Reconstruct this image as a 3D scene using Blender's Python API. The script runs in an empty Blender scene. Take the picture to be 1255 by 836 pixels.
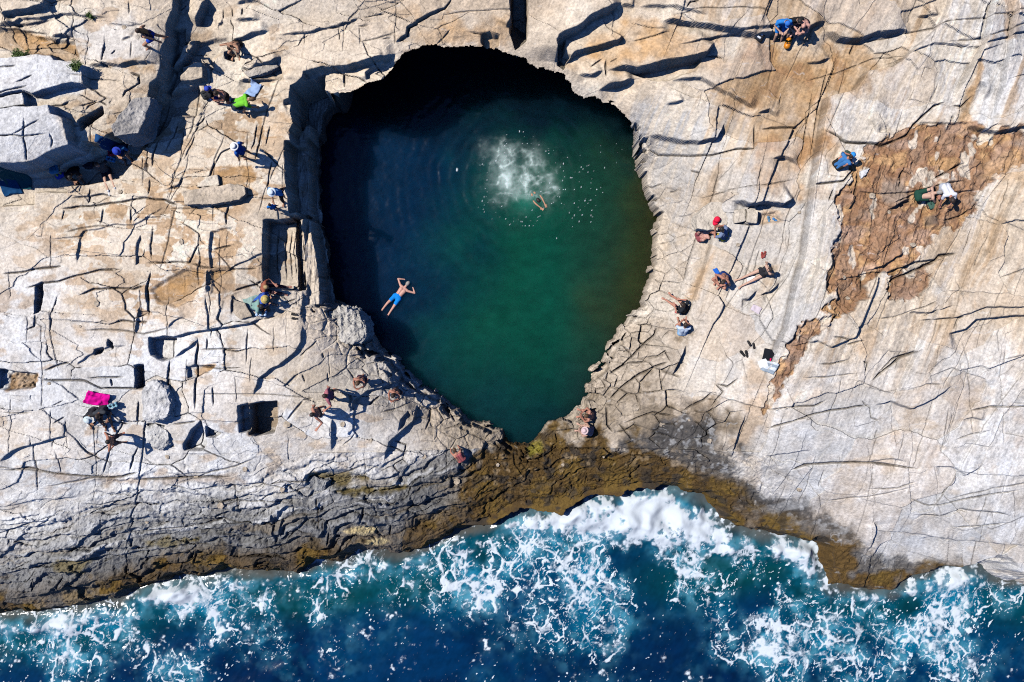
import bpy, bmesh, math, random
import numpy as np
from mathutils import Vector, Matrix

# ------------------------------------------------------------------ scene scale
# The drone hangs 38 m over the rock shelf (z = 0). One photo pixel is 1/S metre at z = 0.
H = 38.0
S = 31.375
CU, CV = 627.5, 418.0
POOL_Z = -4.2
SEA_Z = -5.0
f32 = np.float32
scene = bpy.context.scene
COL = scene.collection
rng = np.random.default_rng(7)
random.seed(7)

def at(u, v, z=0.0):
    k = (H - z) / (H * S)
    return Vector(((u - CU) * k, (CV - v) * k, z))

def to_ground(p, z):
    """photo pixel of a point at height z -> the plan coordinate (pixels of the z = 0 plane)"""
    k = (H - z) / H
    return (CU + (p[0] - CU) * k, CV + (p[1] - CV) * k)

# ------------------------------------------------------------------ noise
_T = rng.random((4, 256, 256)).astype(f32)
def vnoise_(x, y, s=0):
    t = _T[s % 4]
    o = (s * 37) % 251
    xi = np.floor(x); yi = np.floor(y)
    fx = (x - xi).astype(f32); fy = (y - yi).astype(f32)
    fx = fx * fx * fx * (fx * (fx * 6 - 15) + 10)
    fy = fy * fy * fy * (fy * (fy * 6 - 15) + 10)
    xi = xi.astype(np.int32) + o; yi = yi.astype(np.int32) + o * 3
    x0 = xi & 255; x1 = (xi + 1) & 255; y0 = yi & 255; y1 = (yi + 1) & 255
    a = t[y0, x0]; b = t[y0, x1]; c = t[y1, x0]; d = t[y1, x1]
    a = a + (b - a) * fx
    c = c + (d - c) * fx
    return (a + (c - a) * fy) * 2 - 1

from concurrent.futures import ThreadPoolExecutor
_EX = ThreadPoolExecutor(4)
def threaded(fn):
    def run(x, y, *a, **k):
        if x.ndim < 2 or x.size < 150000: return fn(x, y, *a, **k)
        y = np.broadcast_to(y, x.shape)
        r = list(_EX.map(lambda p: fn(p[0], p[1], *a, **k), zip(np.array_split(x, 8), np.array_split(y, 8))))
        if isinstance(r[0], tuple): return tuple(np.concatenate(q) for q in zip(*r))
        return np.concatenate(r)
    return run
@threaded
def fbm(x, y, s=0, o=4, g=0.5, lac=2.03):
    r = 0; a = 1.0; n = 0
    for i in range(o):
        r = r + a * vnoise_(x, y, s + i * 5)
        n += a; a *= g
        x, y = (x * 0.8 - y * 0.6) * lac + 3.1, (x * 0.6 + y * 0.8) * lac + 1.7
    return r / n

vnoise = threaded(vnoise_)
@threaded
def ridged(x, y, s=0, o=4):
    r = 0; a = 1.0; n = 0
    for i in range(o):
        r = r + a * (1 - np.abs(vnoise_(x, y, s + i * 5)) * 2)
        n += a; a *= 0.5
        x, y = (x * 0.8 - y * 0.6) * 2.03 + 3.1, (x * 0.6 + y * 0.8) * 2.03 + 1.7
    return r / n

_VJ = rng.random((128, 128, 4)).astype(f32)
@threaded
def voronoi(x, y, s=0, jitter=0.9, metric=2):
    xi = np.floor(x).astype(np.int32); yi = np.floor(y).astype(np.int32)
    f1 = np.full(x.shape, 9, f32); f2 = f1.copy()
    ra = np.zeros(x.shape, f32); rb = ra.copy()
    for j in (-1, 0, 1):
        for i in (-1, 0, 1):
            cx = xi + i; cy = yi + j
            k = _VJ[(cy + s * 17) & 127, (cx + s * 29) & 127]
            dx = (cx + 0.5 + (k[..., 0] - .5) * jitter - x).astype(f32)
            dy = (cy + 0.5 + (k[..., 1] - .5) * jitter - y).astype(f32)
            if metric == 2: d = np.sqrt(dx * dx + dy * dy)
            else:
                ax = np.abs(dx); ay = np.abs(dy)
                d = np.maximum(ax, ay) + 0.25 * np.minimum(ax, ay)
            c = d < f1
            f2 = np.where(c, f1, np.minimum(f2, d))
            ra = np.where(c, k[..., 2], ra); rb = np.where(c, k[..., 3], rb)
            f1 = np.where(c, d, f1)
    return f1, f2, ra, rb

@threaded
def facets(x, y, s=0, jitter=.95):
    """flat tilted plates: height of a plane through each cell's seed, and the gap to the next cell"""
    xi = np.floor(x).astype(np.int32); yi = np.floor(y).astype(np.int32)
    f1 = np.full(x.shape, 9, f32); f2 = f1.copy(); h = np.zeros(x.shape, f32)
    for j in (-1, 0, 1):
        for i in (-1, 0, 1):
            cx = xi + i; cy = yi + j
            k = _VJ[(cy + s * 17) & 127, (cx + s * 29) & 127]
            dx = (x - cx - 0.5 - (k[..., 0] - .5) * jitter).astype(f32); dy = (y - cy - 0.5 - (k[..., 1] - .5) * jitter).astype(f32)
            ax = np.abs(dx); ay = np.abs(dy)
            d = np.maximum(ax, ay) + .35 * np.minimum(ax, ay)
            c = d < f1
            f2 = np.where(c, f1, np.minimum(f2, d))
            h = np.where(c, (k[..., 2] - .5) * dx + (k[..., 3] - .5) * dy + .35 * (k[..., 2] + k[..., 3] - 1), h)
            f1 = np.where(c, d, f1)
    return h, f2 - f1
def sst(a, b, x):
    t = np.clip((x - a) / (b - a), 0, 1)
    return t * t * (3 - 2 * t)

# ------------------------------------------------------------------ 2-D distance tools
def seg_dist(px, py, poly, closed=False):
    """distance, side (cross product sign), position along the line 0..1, index+t"""
    n = len(poly)
    m = n if closed else n - 1
    best = np.full(px.shape, 1e9, f32); side = np.zeros(px.shape, f32); par = np.zeros(px.shape, f32)
    for i in range(m):
        ax, ay = poly[i]; bx, by = poly[(i + 1) % n]
        dx, dy = bx - ax, by - ay
        L2 = dx * dx + dy * dy + 1e-9
        t = np.clip(((px - ax) * dx + (py - ay) * dy) / L2, 0, 1)
        ex = px - (ax + t * dx); ey = py - (ay + t * dy)
        d = ex * ex + ey * ey
        c = d < best
        best = np.where(c, d, best)
        side = np.where(c, dx * (py - ay) - dy * (px - ax), side)
        par = np.where(c, i + t, par)
    return np.sqrt(best), side, par

def inside(px, py, poly):
    r = np.zeros(px.shape, bool)
    n = len(poly)
    for i in range(n):
        ax, ay = poly[i]; bx, by = poly[(i + 1) % n]
        if ay == by: continue
        c = ((ay > py) != (by > py)) & (px < (bx - ax) * (py - ay) / (by - ay) + ax)
        r ^= c
    return r

def chaikin(p, n=1, closed=True):
    for _ in range(n):
        q = []
        m = len(p)
        for i in range(m if closed else m - 1):
            a, b = p[i], p[(i + 1) % m]
            q.append(tuple(a[k] * .75 + b[k] * .25 for k in range(len(a))))
            q.append(tuple(a[k] * .25 + b[k] * .75 for k in range(len(a))))
        if not closed: q = [p[0]] + q + [p[-1]]
        p = q
    return p
# ------------------------------------------------------------------ the shelf: plan grid
M0, M1, N0, N1 = -92, 1347, -62, 902
_ext = np.cumsum(1.6 * 1.2 ** np.arange(38))
U1 = np.concatenate([M0 - _ext[::-1], np.arange(M0, M1, .8), M1 + _ext])
V1 = np.concatenate([N0 - _ext[::-1], np.arange(N0, N1, .8), N1 + _ext])
NE = len(_ext)
U0, V0 = np.meshgrid(U1.astype(f32), V1.astype(f32))      # plan coordinate
NV, NU = U0.shape

# broad heights (photo pixel, metres)
CTRL = [
 (-150,-120,1.9),(0,0,1.6),(100,40,1.4),(160,90,1.2),(60,160,1.1),(0,190,1.0),(190,60,1.2),
 (300,20,.9),(270,60,.2),(420,20,1.0),(420,70,.7),(560,20,1.0),(690,20,1.2),(560,50,.6),(800,30,1.4),(760,90,.4),(850,120,.7),
 (950,20,1.7),(1100,30,2.0),(1250,30,2.5),(1400,-100,3.0),(1100,100,1.6),(960,110,1.0),(1250,200,2.0),(1120,230,1.6),(1000,200,1.0),
 (900,160,.5),(850,220,-.4),(800,170,-1.0),(797,205,-2.6),(810,250,-2.7),(812,300,-2.6),(890,300,0.),(832,330,-1.7),(803,350,-2.8),(950,320,.3),(1050,330,.9),(1200,350,1.3),(1390,350,2.0),(850,390,-1.2),(795,385,-2.5),(770,420,-2.8),(800,430,-1.9),
 (940,430,-.1),(1050,450,.3),(1250,470,.8),(760,480,-2.6),(850,480,-1.7),(950,530,-.8),(1100,540,-.3),(1250,560,-.1),(1390,600,-.4),(1000,590,-1.9),(1100,620,-1.3),(1200,640,-1.2),
 (250,130,.1),(300,200,0.),(200,230,-.1),(100,230,-.1),(0,260,0),(-150,300,.1),(100,320,0.),(250,320,0.),(330,240,0.),(340,330,-.3),
 (50,420,-.1),(200,420,-.2),(300,430,-.3),(380,420,-.6),(430,420,-1.6),(440,385,-1.6),(470,440,-2.2),(510,480,-2.7),(560,515,-3.0),(-120,500,-.3),(60,510,-.4),(180,500,-.7),(280,500,-.5),(380,500,-.8),(470,480,-1.5),(540,540,-2.4),
 (0,580,-1.1),(120,580,-1.2),(250,580,-1.3),(380,570,-1.6),(480,570,-2.2),(590,570,-3.2),(0,660,-2.5),(150,650,-2.6),(300,640,-2.7),(420,630,-2.9),(540,620,-3.5),
 (50,720,-3.7),(200,690,-3.7),(330,680,-3.8),(640,575,-3.6),(700,560,-3.5),(650,600,-4.0),(780,550,-3.0),(860,570,-3.0),(930,610,-3.2),(760,585,-3.9),(1020,640,-3.0),(1040,690,-3.8),(1120,680,-3.4),(-150,700,-3.4),
]
def tps_fit(pts):
    P = np.array([to_ground((a, b), c) for a, b, c in pts]) / 300.0
    z = np.array([c for _, _, c in pts])
    d = np.linalg.norm(P[:, None] - P[None], axis=2)
    K = np.where(d > 0, d * d * np.log(d + 1e-12), 0) + np.eye(len(P)) * 0.004
    A = np.zeros((len(P) + 3, len(P) + 3))
    A[:-3, :-3] = K; A[:-3, -3] = 1; A[:-3, -2:] = P; A[-3, :-3] = 1; A[-2:, :-3] = P.T
    w = np.linalg.solve(A, np.concatenate([z, [0, 0, 0]]))
    def ev(u, v):
        u = np.clip(u, -300, 1560) / 300.0; v = np.clip(v, -280, 1050) / 300.0
        r = w[-3] + w[-2] * u + w[-1] * v
        for k, (a, b) in enumerate(P):
            d2 = (u - a) ** 2 + (v - b) ** 2 + 1e-9
            r = r + w[k] * 0.5 * d2 * np.log(d2)
        return r
    return ev
_ev = tps_fit(CTRL)
# evaluate coarsely, then stretch over the grid
_cs = 6
_cu = np.linspace(-310, 1570, 320); _cv = np.linspace(-290, 1060, 230)
_CB = _ev(*np.meshgrid(_cu, _cv)).astype(f32)
def bil(arr, fx, fy):
    fx = np.clip(fx, 0, arr.shape[1] - 1.001); fy = np.clip(fy, 0, arr.shape[0] - 1.001)
    i = fx.astype(np.int32); j = fy.astype(np.int32); a = fx - i; b = fy - j
    return (arr[j, i] * (1 - a) + arr[j, i + 1] * a) * (1 - b) + (arr[j + 1, i] * (1 - a) + arr[j + 1, i + 1] * a) * b
def baseh(u, v):
    return bil(_CB, (u - _cu[0]) / (_cu[1] - _cu[0]), (v - _cv[0]) / (_cv[1] - _cv[0]))
B = np.clip(baseh(U0, V0), -4.6, 3.5).astype(f32)
# photo pixel each plan point falls on
KK = (H / (H - B)).astype(f32)
U = CU + (U0 - CU) * KK
V = CV + (V0 - CV) * KK
# jagged copies: real rock edges are never straight
JU = U + 1.1 * vnoise(U / 17, V / 17, 1) + .5 * vnoise(U / 6.3, V / 6.3, 2)
JV = V + 1.1 * vnoise(U / 17, V / 17, 3) + .5 * vnoise(U / 6.3, V / 6.3, 4)

Z = B.copy()

def box(poly, pad):
    a = np.array(poly)
    i0 = np.searchsorted(U1, 0); 
    u0, v0 = a.min(0)[:2] - pad; u1, v1 = a.max(0)[:2] + pad
    # plan limits that surely hold those photo pixels
    lo = lambda q, c: c + (q - c) * (1.17 if q < c else 0.88)
    hi = lambda q, c: c + (q - c) * (0.88 if q < c else 1.17)
    i0 = max(0, np.searchsorted(U1, lo(u0, CU)) - 1); i1 = min(NU, np.searchsorted(U1, hi(u1, CU)) + 1)
    j0 = max(0, np.searchsorted(V1, lo(v0, CV)) - 1); j1 = min(NV, np.searchsorted(V1, hi(v1, CV)) + 1)
    return slice(j0, j1), slice(i0, i1)

def step(poly, h, L=45, under=0.35):
    um = sum(p[0] for p in poly) / len(poly); vm = sum(p[1] for p in poly) / len(poly)
    h *= .5 if (vm > 225 and um < 340) else .55 if (vm > 375 and um < 640) else .9
    """a ledge: the side on the left hand (walking along poly in the picture) stands h above the other"""
    sl = box(poly, L * 2.6)
    d, s, t = seg_dist(JU[sl], JV[sl], poly)
    n = len(poly) - 1
    # fade towards both ends and with distance
    e = np.minimum(sst(0, .6, t + .06), sst(0, .6, n - t + .06)) if n > 1 else np.minimum(sst(0, .25, t + .02), sst(0, .25, 1 - t + .02))
    up = sst(.9, -.9, np.where(s < 0, -d, d))
    fall = np.exp(-(d / L) ** 2 * 0.9)
    Z[sl] += (h * e * fall * (up * (1 - under) - (1 - up) * under)).astype(f32)

CRT = np.zeros(U.shape, f32)          # how much dark grit fills a crack
def crack(poly, w=2.0, dep=0.35, wig=1.0):
    sl = box(poly, w + 8)
    d, s, t = seg_dist(U[sl] + (JU[sl] - U[sl]) * wig, V[sl] + (JV[sl] - V[sl]) * wig, poly)
    n = len(poly) - 1
    e = np.minimum(sst(0, .6, t + .05), sst(0, .6, n - t + .05)) if n > 1 else sst(0, .3, t) * sst(0, .3, 1 - t)
    ww = w * (0.45 + 0.8 * (vnoise(U[sl] / 19, V[sl] / 19, 6) * .5 + .5)) * e + .01
    Z[sl] -= (dep * e * np.clip(1.0 - d / (ww * .9 + .45), 0, 1)).astype(f32)
    CRT[sl] = np.maximum(CRT[sl], np.clip((ww * .62 + .35 - d) / .8, 0, 1) * np.clip(ww, 0, 1))

def block(poly, dz, soft=1.2, tilt=(0, 0), rough=0.0):
    sl = box(poly, 12)
    ju, jv = JU[sl], JV[sl]
    d, s, t = seg_dist(ju, jv, poly, True)
    sd = np.where(inside(ju, jv, poly), d, -d)
    c = np.mean(np.array(poly), axis=0)
    m = sst(-soft, soft, sd)
    Z[sl] += (m * (dz + (U[sl] - c[0]) * tilt[0] + (V[sl] - c[1]) * tilt[1] + rough * fbm(U[sl] / 9, V[sl] / 9, 12, 3))).astype(f32)

def mask(poly, soft=6, wob=5, scale=16, seed=21):
    """soft wobbling zone in the photo plane, over the whole grid"""
    out = np.zeros(U.shape, f32)
    sl = box(poly, soft + wob * 2 + 4)
    u, v = U[sl], V[sl]
    w = wob * (fbm(u / scale, v / scale, seed, 4) * 2.2)
    d, s, t = seg_dist(u, v, poly, True)
    sd = np.where(inside(u, v, poly), d, -d) + w
    out[sl] = sst(-soft, soft, sd)
    return out

# ------------------------------------------------------------------ coast and pool outlines
COAST_PX = [(-6000,900),(-400,800),(-160,770),(-60,757),(0,750),(60,749),(100,742),(150,732),(180,720),(215,708),(250,706),(285,699),(310,701),(345,699),(365,702),(390,687),(420,690),(440,675),(465,677),(495,678),(520,671),(545,660),(560,650),(600,640),(625,624),(650,622),(690,627),(705,612),(720,606),(760,603),(775,597),(790,594),(830,600),(860,610),(880,634),(910,649),(950,656),(975,660),(998,667),(1003,690),(1013,717),(1045,719),(1090,723),(1105,714),(1125,703),(1160,695),(1195,694),(1212,702),(1230,712),(1255,716),(1330,722),(1420,745),(1700,790),(6000,900)]
COAST = [to_ground(p, SEA_Z) for p in COAST_PX]
# pool water line / lip: photo pixel, height of the rock at the edge, steepness of the bank (m per px)
POOLV = [(411,114,.3,9),(440,106,.3,9),(468,95,.3,9),(484,74,.4,9),(505,62,.4,9),(530,56,.4,9),(560,58,.4,9),(590,60,.4,9),(603,57,.4,9),(618,63,.4,9),(640,68,.4,9),(662,79,.4,9),(690,88,.4,9),(704,97,.4,9),(713,112,.3,9),(732,109,.3,9),(745,118,.2,9),(757,123,.1,9),(768,140,-.2,9),
 (778,158,-1.6,.35),(779,180,-3.2,.4),(781,205,-4.2,.55),(790,222,-4.2,.55),(794,245,-4.2,.55),(803,263,-4.2,.55),(800,290,-4.2,.55),(797,320,-4.2,.5),(791,345,-4.2,.45),(783,375,-4.2,.4),(773,386,-4.2,.25),(757,402,-4.2,.22),(745,425,-4.2,.2),(736,445,-4.2,.11),(723,456,-4.2,.1),(718,480,-4.2,.09),(705,497,-4.2,.08),(690,507,-4.2,.08),(670,521,-4.2,.06),(660,534,-4.2,.06),(645,545,-4.2,.05),(630,540,-4.2,.06),(615,525,-4.2,.08),(600,520,-4.2,.1),(575,512,-4.2,.12),(558,500,-4.2,.14),(545,485,-4.2,.15),(520,470,-4.2,.15),(502,458,-4.2,.15),(490,438,-4.2,.16),(466,425,-4.2,.16),(457,410,-4.2,.16),(453,395,-4.2,.17),(435,380,-4.2,.18),(418,370,-4.2,.2),(412,345,-4.2,.3),(408,300,-4.2,.35),(400,280,-4.2,.5),(398,240,-4.2,.6),(400,215,-4.2,.6),(397,190,-4.2,.7),(404,170,-4.2,.8),(411,140,-4.2,.9)]
POOL = [to_ground(p[:2], p[2]) for p in POOLV]

# wobble both outlines
WU = U0 + 3.2 * fbm(U0 / 18, V0 / 18, 31, 4); WV = V0 + 3.2 * fbm(U0 / 18, V0 / 18, 32, 4)
def _sub(pad, poly):
    a = np.array(poly)
    return (slice(max(0, np.searchsorted(V1, a[:, 1].min() - pad)), np.searchsorted(V1, a[:, 1].max() + pad)),
            slice(max(0, np.searchsorted(U1, a[:, 0].min() - pad)), np.searchsorted(U1, a[:, 0].max() + pad)))
DC = np.full(U.shape, 400, f32)                # signed distance to the coast, + on land
_cj = np.searchsorted(V1, 560)
_d, _s, _t = seg_dist(WU[_cj:] + 2 * fbm(U0[_cj:] / 40, V0[_cj:] / 40, 41, 3), WV[_cj:] + 4 * fbm(U0[_cj:] / 45, V0[_cj:] / 45, 40, 3), COAST)
DC[_cj:] = np.where(_s < 0, _d, -_d) + 3.5 * fbm(U0[_cj:] / 9, V0[_cj:] / 9, 42, 3)
DP = np.full(U.shape, 900, f32)                # distance outside the pool edge, - inside
PEZ = np.zeros(U.shape, f32); PSL = np.full(U.shape, 9, f32)
_ps = _sub(110, POOL)
_d, _s, _t = seg_dist(WU[_ps], WV[_ps], POOL, True)
DP[_ps] = np.where(inside(WU[_ps], WV[_ps], POOL), -_d, _d)
_k = np.floor(_t).astype(int) % len(POOL); _f = _t - np.floor(_t); _k2 = (_k + 1) % len(POOL)
_ez = np.array([p[2] for p in POOLV], f32); _es = np.array([p[3] for p in POOLV], f32)
PEZ[_ps] = _ez[_k] * (1 - _f) + _ez[_k2] * _f
PSL[_ps] = _es[_k] * (1 - _f) + _es[_k2] * _f

# ------------------------------------------------------------------ zones
LEFT = sst(640, 480, U) * sst(-40, 30, V) * (1 - .6 * sst(560, 640, V))            # blocky, rectangular joints
UBM = mask([(-160,70),(69,68),(115,82),(115,112),(70,125),(80,133),(108,188),(60,210),(-160,225)], 6, 3)
LEFT = LEFT * (1 - .85 * UBM)
SHORE = sst(210, 60, DC) * np.where(U < 640, 1, sst(1000, 880, U))                    # rough strata by the sea
RIGHT = sst(800, 900, U) * (1 - SHORE)
ALG = sst(56, 20, DC + 12 * fbm(U / 30, V / 30, 50, 4) + 14 * sst(900, 1100, U))    # algae belt
SILL = mask([(596,560),(625,545),(645,540),(668,530),(700,530),(745,535),(800,560),(850,580),(890,600),(925,640),(870,640),(700,640),(600,650),(560,640),(580,600)], 16, 14, 26, 51)
WET = mask([(765,545),(800,522),(840,512),(880,520),(908,540),(905,560),(900,590),(960,600),(1015,630),(1046,655),(1045,672),(1000,664),(900,630),(850,590),(780,560)], 22, 16, 24, 52)
RUST = np.maximum(mask([(1047,205),(1085,165),(1120,150),(1187,150),(1260,163),(1330,170),(1330,205),(1255,200),(1212,222),(1200,250),(1192,266),(1165,278),(1143,284),(1137,300),(1120,331),(1090,331),(1060,345),(1052,362),(1028,384),(1012,386),(1010,330),(1022,300),(1026,250)], 5, 7, 14, 53),
                  mask([(1092,342),(1142,326),(1136,345),(1112,371),(1091,363)], 4, 5, 10, 54))
RUST = np.maximum(RUST, mask([(1013,386),(1024,388),(1000,404),(985,428),(966,462),(950,492),(936,503),(937,485),(950,455),(962,420),(975,402)], 3, 4, 9, 55))

# ------------------------------------------------------------------ procedural relief
wx = U + 9 * fbm(U / 60, V / 60, 60, 4); wy = V + 9 * fbm(U / 60, V / 60, 61, 4)
jx = JU + 4 * fbm(U / 70, V / 70, 66, 2); jy = JV + 4 * fbm(U / 70, V / 70, 67, 2)
# left shelf: big rectangular slabs standing at slightly different heights, then smaller plates
a = 0.08
rx = jx * math.cos(a) + jy * math.sin(a); ry = -jx * math.sin(a) + jy * math.cos(a)
f1, f2, ra, rb = voronoi(rx / 92, ry / 50, 1, .95, 1)
brk = sst(.0, .4, vnoise(U / 40, V / 40, 62))
Z += LEFT * (facets(rx / 120 + .4, ry / 62, 31)[0] * .17 + (ra - .5) * .13 - np.clip(1 - (f2 - f1) * 60, 0, 1) * brk * .12)
g1, g2, sa, sb = voronoi(rx / 37 + 5, ry / 19, 2, .95, 1)
brk2 = sst(-.05, .3, fbm(U / 60, V / 60, 63, 3))
Z += LEFT * brk2 * ((sa - .5) * .10)
CRT = np.maximum(CRT, LEFT * np.maximum(brk * np.clip(1.3 - (f2 - f1) * 85, 0, 1), .8 * brk2 * sst(.1, .4, vnoise(U / 23, V / 23, 64)) * np.clip(1.2 - (g2 - g1) * 34, 0, 1)))
p1, p2, pa, pb_ = voronoi(rx / 15, ry / 9 + 3, 3, .95, 1)
Z += LEFT * sst(.1, .4, fbm(U / 45, V / 45, 65, 3)) * (pa - .5) * .07
# thin parallel joint sets
def joints(ang, spacing, seed, dens, wid, dep, w):
    c, s_ = math.cos(ang), math.sin(ang)
    p = (U * -s_ + V * c) + 5 * fbm(U / 80, V / 80, seed, 3) + .8 * vnoise(U / 6, V / 6, seed + 1)
    q = U * c + V * s_
    k = p / spacing
    ki = np.floor(k)
    off = _T[1][(ki.astype(np.int32) * 7 + seed) & 255, (ki.astype(np.int32) * 3) & 255]
    d = np.abs(k - ki - .2 - .6 * off) * spacing
    on = sst(dens, dens + .15, vnoise(q / 55 + off * 90, ki * 3.7, seed + 2))
    return np.clip(1 - d / wid, 0, 1) * on * dep * w
JT = joints(math.radians(89), 16, 70, .5, .9, 1, LEFT); Z -= JT * .06; CRT = np.maximum(CRT, JT * .8)
JT = joints(math.radians(108), 30, 76, .5, .9, 1, RIGHT); Z -= JT * .05; CRT = np.maximum(CRT, JT * .7)
_r = random.Random(5)
def fractures(n, box_, ang, dang, l0, l1, w0, w1, dep, st=0.0):
    for _ in range(n):
        u = _r.uniform(box_[0], box_[2]); v = _r.uniform(box_[1], box_[3])
        if (u - 600) ** 2 / 215 ** 2 + (v - 300) ** 2 / 255 ** 2 < 1: continue
        an = math.radians(ang + _r.uniform(-dang, dang)); ln = _r.uniform(l0, l1)
        pts = [(u, v)]
        for k in range(_r.randint(2, 4)):
            an2 = an + _r.uniform(-.22, .22); u += math.cos(an2) * ln / 3; v += math.sin(an2) * ln / 3; pts.append((u, v))
        crack(pts, _r.uniform(w0, w1), dep, .5)
        if _r.random() < st:
            step(pts if ang < 45 else pts[::-1], _r.uniform(.10, .24), 16)
fractures(9, (-100, 220, 350, 600), 89, 7, 40, 150, .6, 1.4, .08, .3)
fractures(10, (-100, 220, 330, 600), -5, 6, 60, 190, .6, 1.4, .08, .35)
fractures(10, (200, 90, 360, 250), 105, 9, 50, 130, .6, 1.2, .06)
fractures(6, (-100, 0, 200, 200), -8, 8, 40, 110, .6, 1.2, .06, .2)
fractures(7, (330, -60, 700, 60), -14, 8, 60, 160, .6, 1.3, .07, .3)
fractures(12, (700, -60, 1300, 110), -9, 9, 60, 190, .6, 1.3, .08, .3)
fractures(18, (820, 0, 1250, 470), 112, 6, 60, 200, .5, 1.0, .04, .0)
fractures(9, (820, 120, 1300, 420), -12, 10, 40, 120, .6, 1.3, .08, .3)
fractures(9, (940, 380, 1300, 640), -9, 7, 80, 260, .6, 1.2, .06, .3)
fractures(10, (1000, 380, 1300, 640), 95, 10, 30, 100, .6, 1.0, .04)
fractures(6, (340, 420, 520, 560), -25, 30, 30, 90, .7, 1.4, .10, .3)
fractures(11, (-50, 575, 520, 690), -6, 6, 50, 150, .7, 1.5, .09, .4)
fractures(8, (-50, 580, 560, 690), 85, 12, 14, 40, .8, 1.5, .1, .2)
# right shelf: folded strata that strike north-south
st = math.radians(113)
w2x = U + 4 * fbm(U / 90, V / 90, 60, 3); w2y = V + 4 * fbm(U / 90, V / 90, 61, 3)
sp = (w2x * -math.sin(st) + w2y * math.cos(st)); sq = w2x * math.cos(st) + w2y * math.sin(st)
STR = .75 * fbm(sp / 11 + .9 * fbm(U / 120, V / 120, 90, 2), sq / 190, 91, 5) + .3 * fbm(U / 17, V / 17, 92, 4)
FH, FG = facets((U * math.cos(.40) + V * math.sin(.40)) / 95, (-U * math.sin(.40) + V * math.cos(.40)) / 190, 33)
FH2, FG2 = facets((jx + .4 * jy) / 46, (jy - .15 * jx) / 78 + .3, 35)
Z += RIGHT * (1 - .6 * RUST) * (FH * (.22 + .30 * sst(520, 380, V)) + FH2 * .13)
CRT = np.maximum(CRT, RIGHT * .8 * np.maximum(np.clip(1.0 - FG * 90, 0, 1) * sst(.0, .4, vnoise(U / 40, V / 40, 94)), np.clip(1.0 - FG2 * 55, 0, 1) * sst(.2, .5, vnoise(U / 30, V / 30, 95))))
Z += RIGHT * STR * .05 * sst(620, 480, V)
h1, h2, ta, tb = voronoi((jx + .42 * jy) / 110 + .3, (jy - .18 * jx) / 70, 5, .95, 1)
brk3 = sst(.1, .5, vnoise(U / 55, V / 55, 93))
Z += np.maximum(RIGHT, sst(60, 0, np.abs(V - 20)) * .7) * ((ta - .5) * .20 + .10 * (tb - .5) * brk3)
# rust patch: broken small scale
r1, r2, ua, ub = voronoi((wx * .6 - wy * .8) / 16, (wx * .8 + wy * .6) / 30, 6, .95, 2)
Z -= .12 * sst(.3, .7, RUST)
Z += RUST * ((ua - .5) * .13 - np.clip(1 - (r2 - r1) * 7, 0, 1) * .03 * sst(-.1, .3, vnoise(U / 20, V / 20, 98)) + .08 * fbm(U / 6, V / 6, 95, 3) + .10 * ridged(sp / 14, sq / 26, 98, 3))
# cracked round slabs right of the pool outlet
CRK = mask([(735,440),(760,405),(800,395),(845,400),(840,430),(835,470),(870,490),(905,520),(880,545),(790,560),(740,535),(700,530),(720,490)], 14, 10, 20, 96)
c1, c2, va, vb = voronoi(jx / 30, jy / 20, 7, .95, 2)
Z += CRK * ((va - .5) * .22 - np.clip(1 - (c2 - c1) * 12, 0, 1) * .16 * sst(-.25, .2, vnoise(U / 24, V / 24, 99)) + .05 * ridged(U / 12, V / 12, 97, 3))
# shore: layered, dissected
dl = DC + 10 * fbm(U / 90, V / 60, 100, 4)
lay = fbm(U / 110, dl / 11, 101, 4)
tr = dl / 19 + 1.5 * fbm(U / 90, V / 90, 102, 4)
ter = (np.floor(tr) + sst(.0, .22, tr - np.floor(tr)) - tr)
Z += SHORE * (.22 * lay + .38 * ter * sst(-.3, .2, vnoise(U / 70, V / 50, 109)) * (1 - SILL * .8) * sst(760, 640, U))
s1, s2, wa, wb = voronoi(jx / 46, dl / 17, 8, .95, 1)
Z += SHORE * ((wa - .5) * .34 - np.clip(1 - (s2 - s1) * 12, 0, 1) * .14 * sst(-.2, .2, vnoise(U / 30, V / 30, 104)))
PROM = mask([(1000,668),(1045,660),(1075,676),(1110,684),(1165,688),(1150,704),(1120,710),(1090,728),(1013,724),(998,695)], 6, 6)
Z += np.maximum(np.maximum(SHORE, SILL), PROM) * (.065 * ridged(U / 9, V / 9, 105, 4) + .05 * fbm(U / 3.5, V / 3.5, 106, 2))
# inner pool bank left and south: craggy
BANK = sst(70, 8, DP) * np.where(U < 640, sst(320, 400, V), sst(120, 330, V))
Z += BANK * (.12 * ridged(U / 22, V / 22, 107, 4) + .07 * ridged(U / 8, V / 8, 108, 3) - .08)
b1, b2, xa, xb = voronoi(jx / 22, jy / 15, 9, .95, 2)
Z += BANK * ((xa - .5) * .17 - np.clip(1 - (b2 - b1) * 10, 0, 1) * .12)
# everywhere
Z += (.15 - .07 * LEFT) * fbm(U / 130, V / 130, 110, 3) + (.04 - .02 * LEFT) * fbm(U / 26, V / 26, 111, 4) + .016 * fbm(U / 5, V / 5, 112, 3)
def _crk(f):
    return lambda poly, w=2.0, dep=.35: f(poly, w * .56, dep * .6, .5)
crack = _crk(crack)
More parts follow.
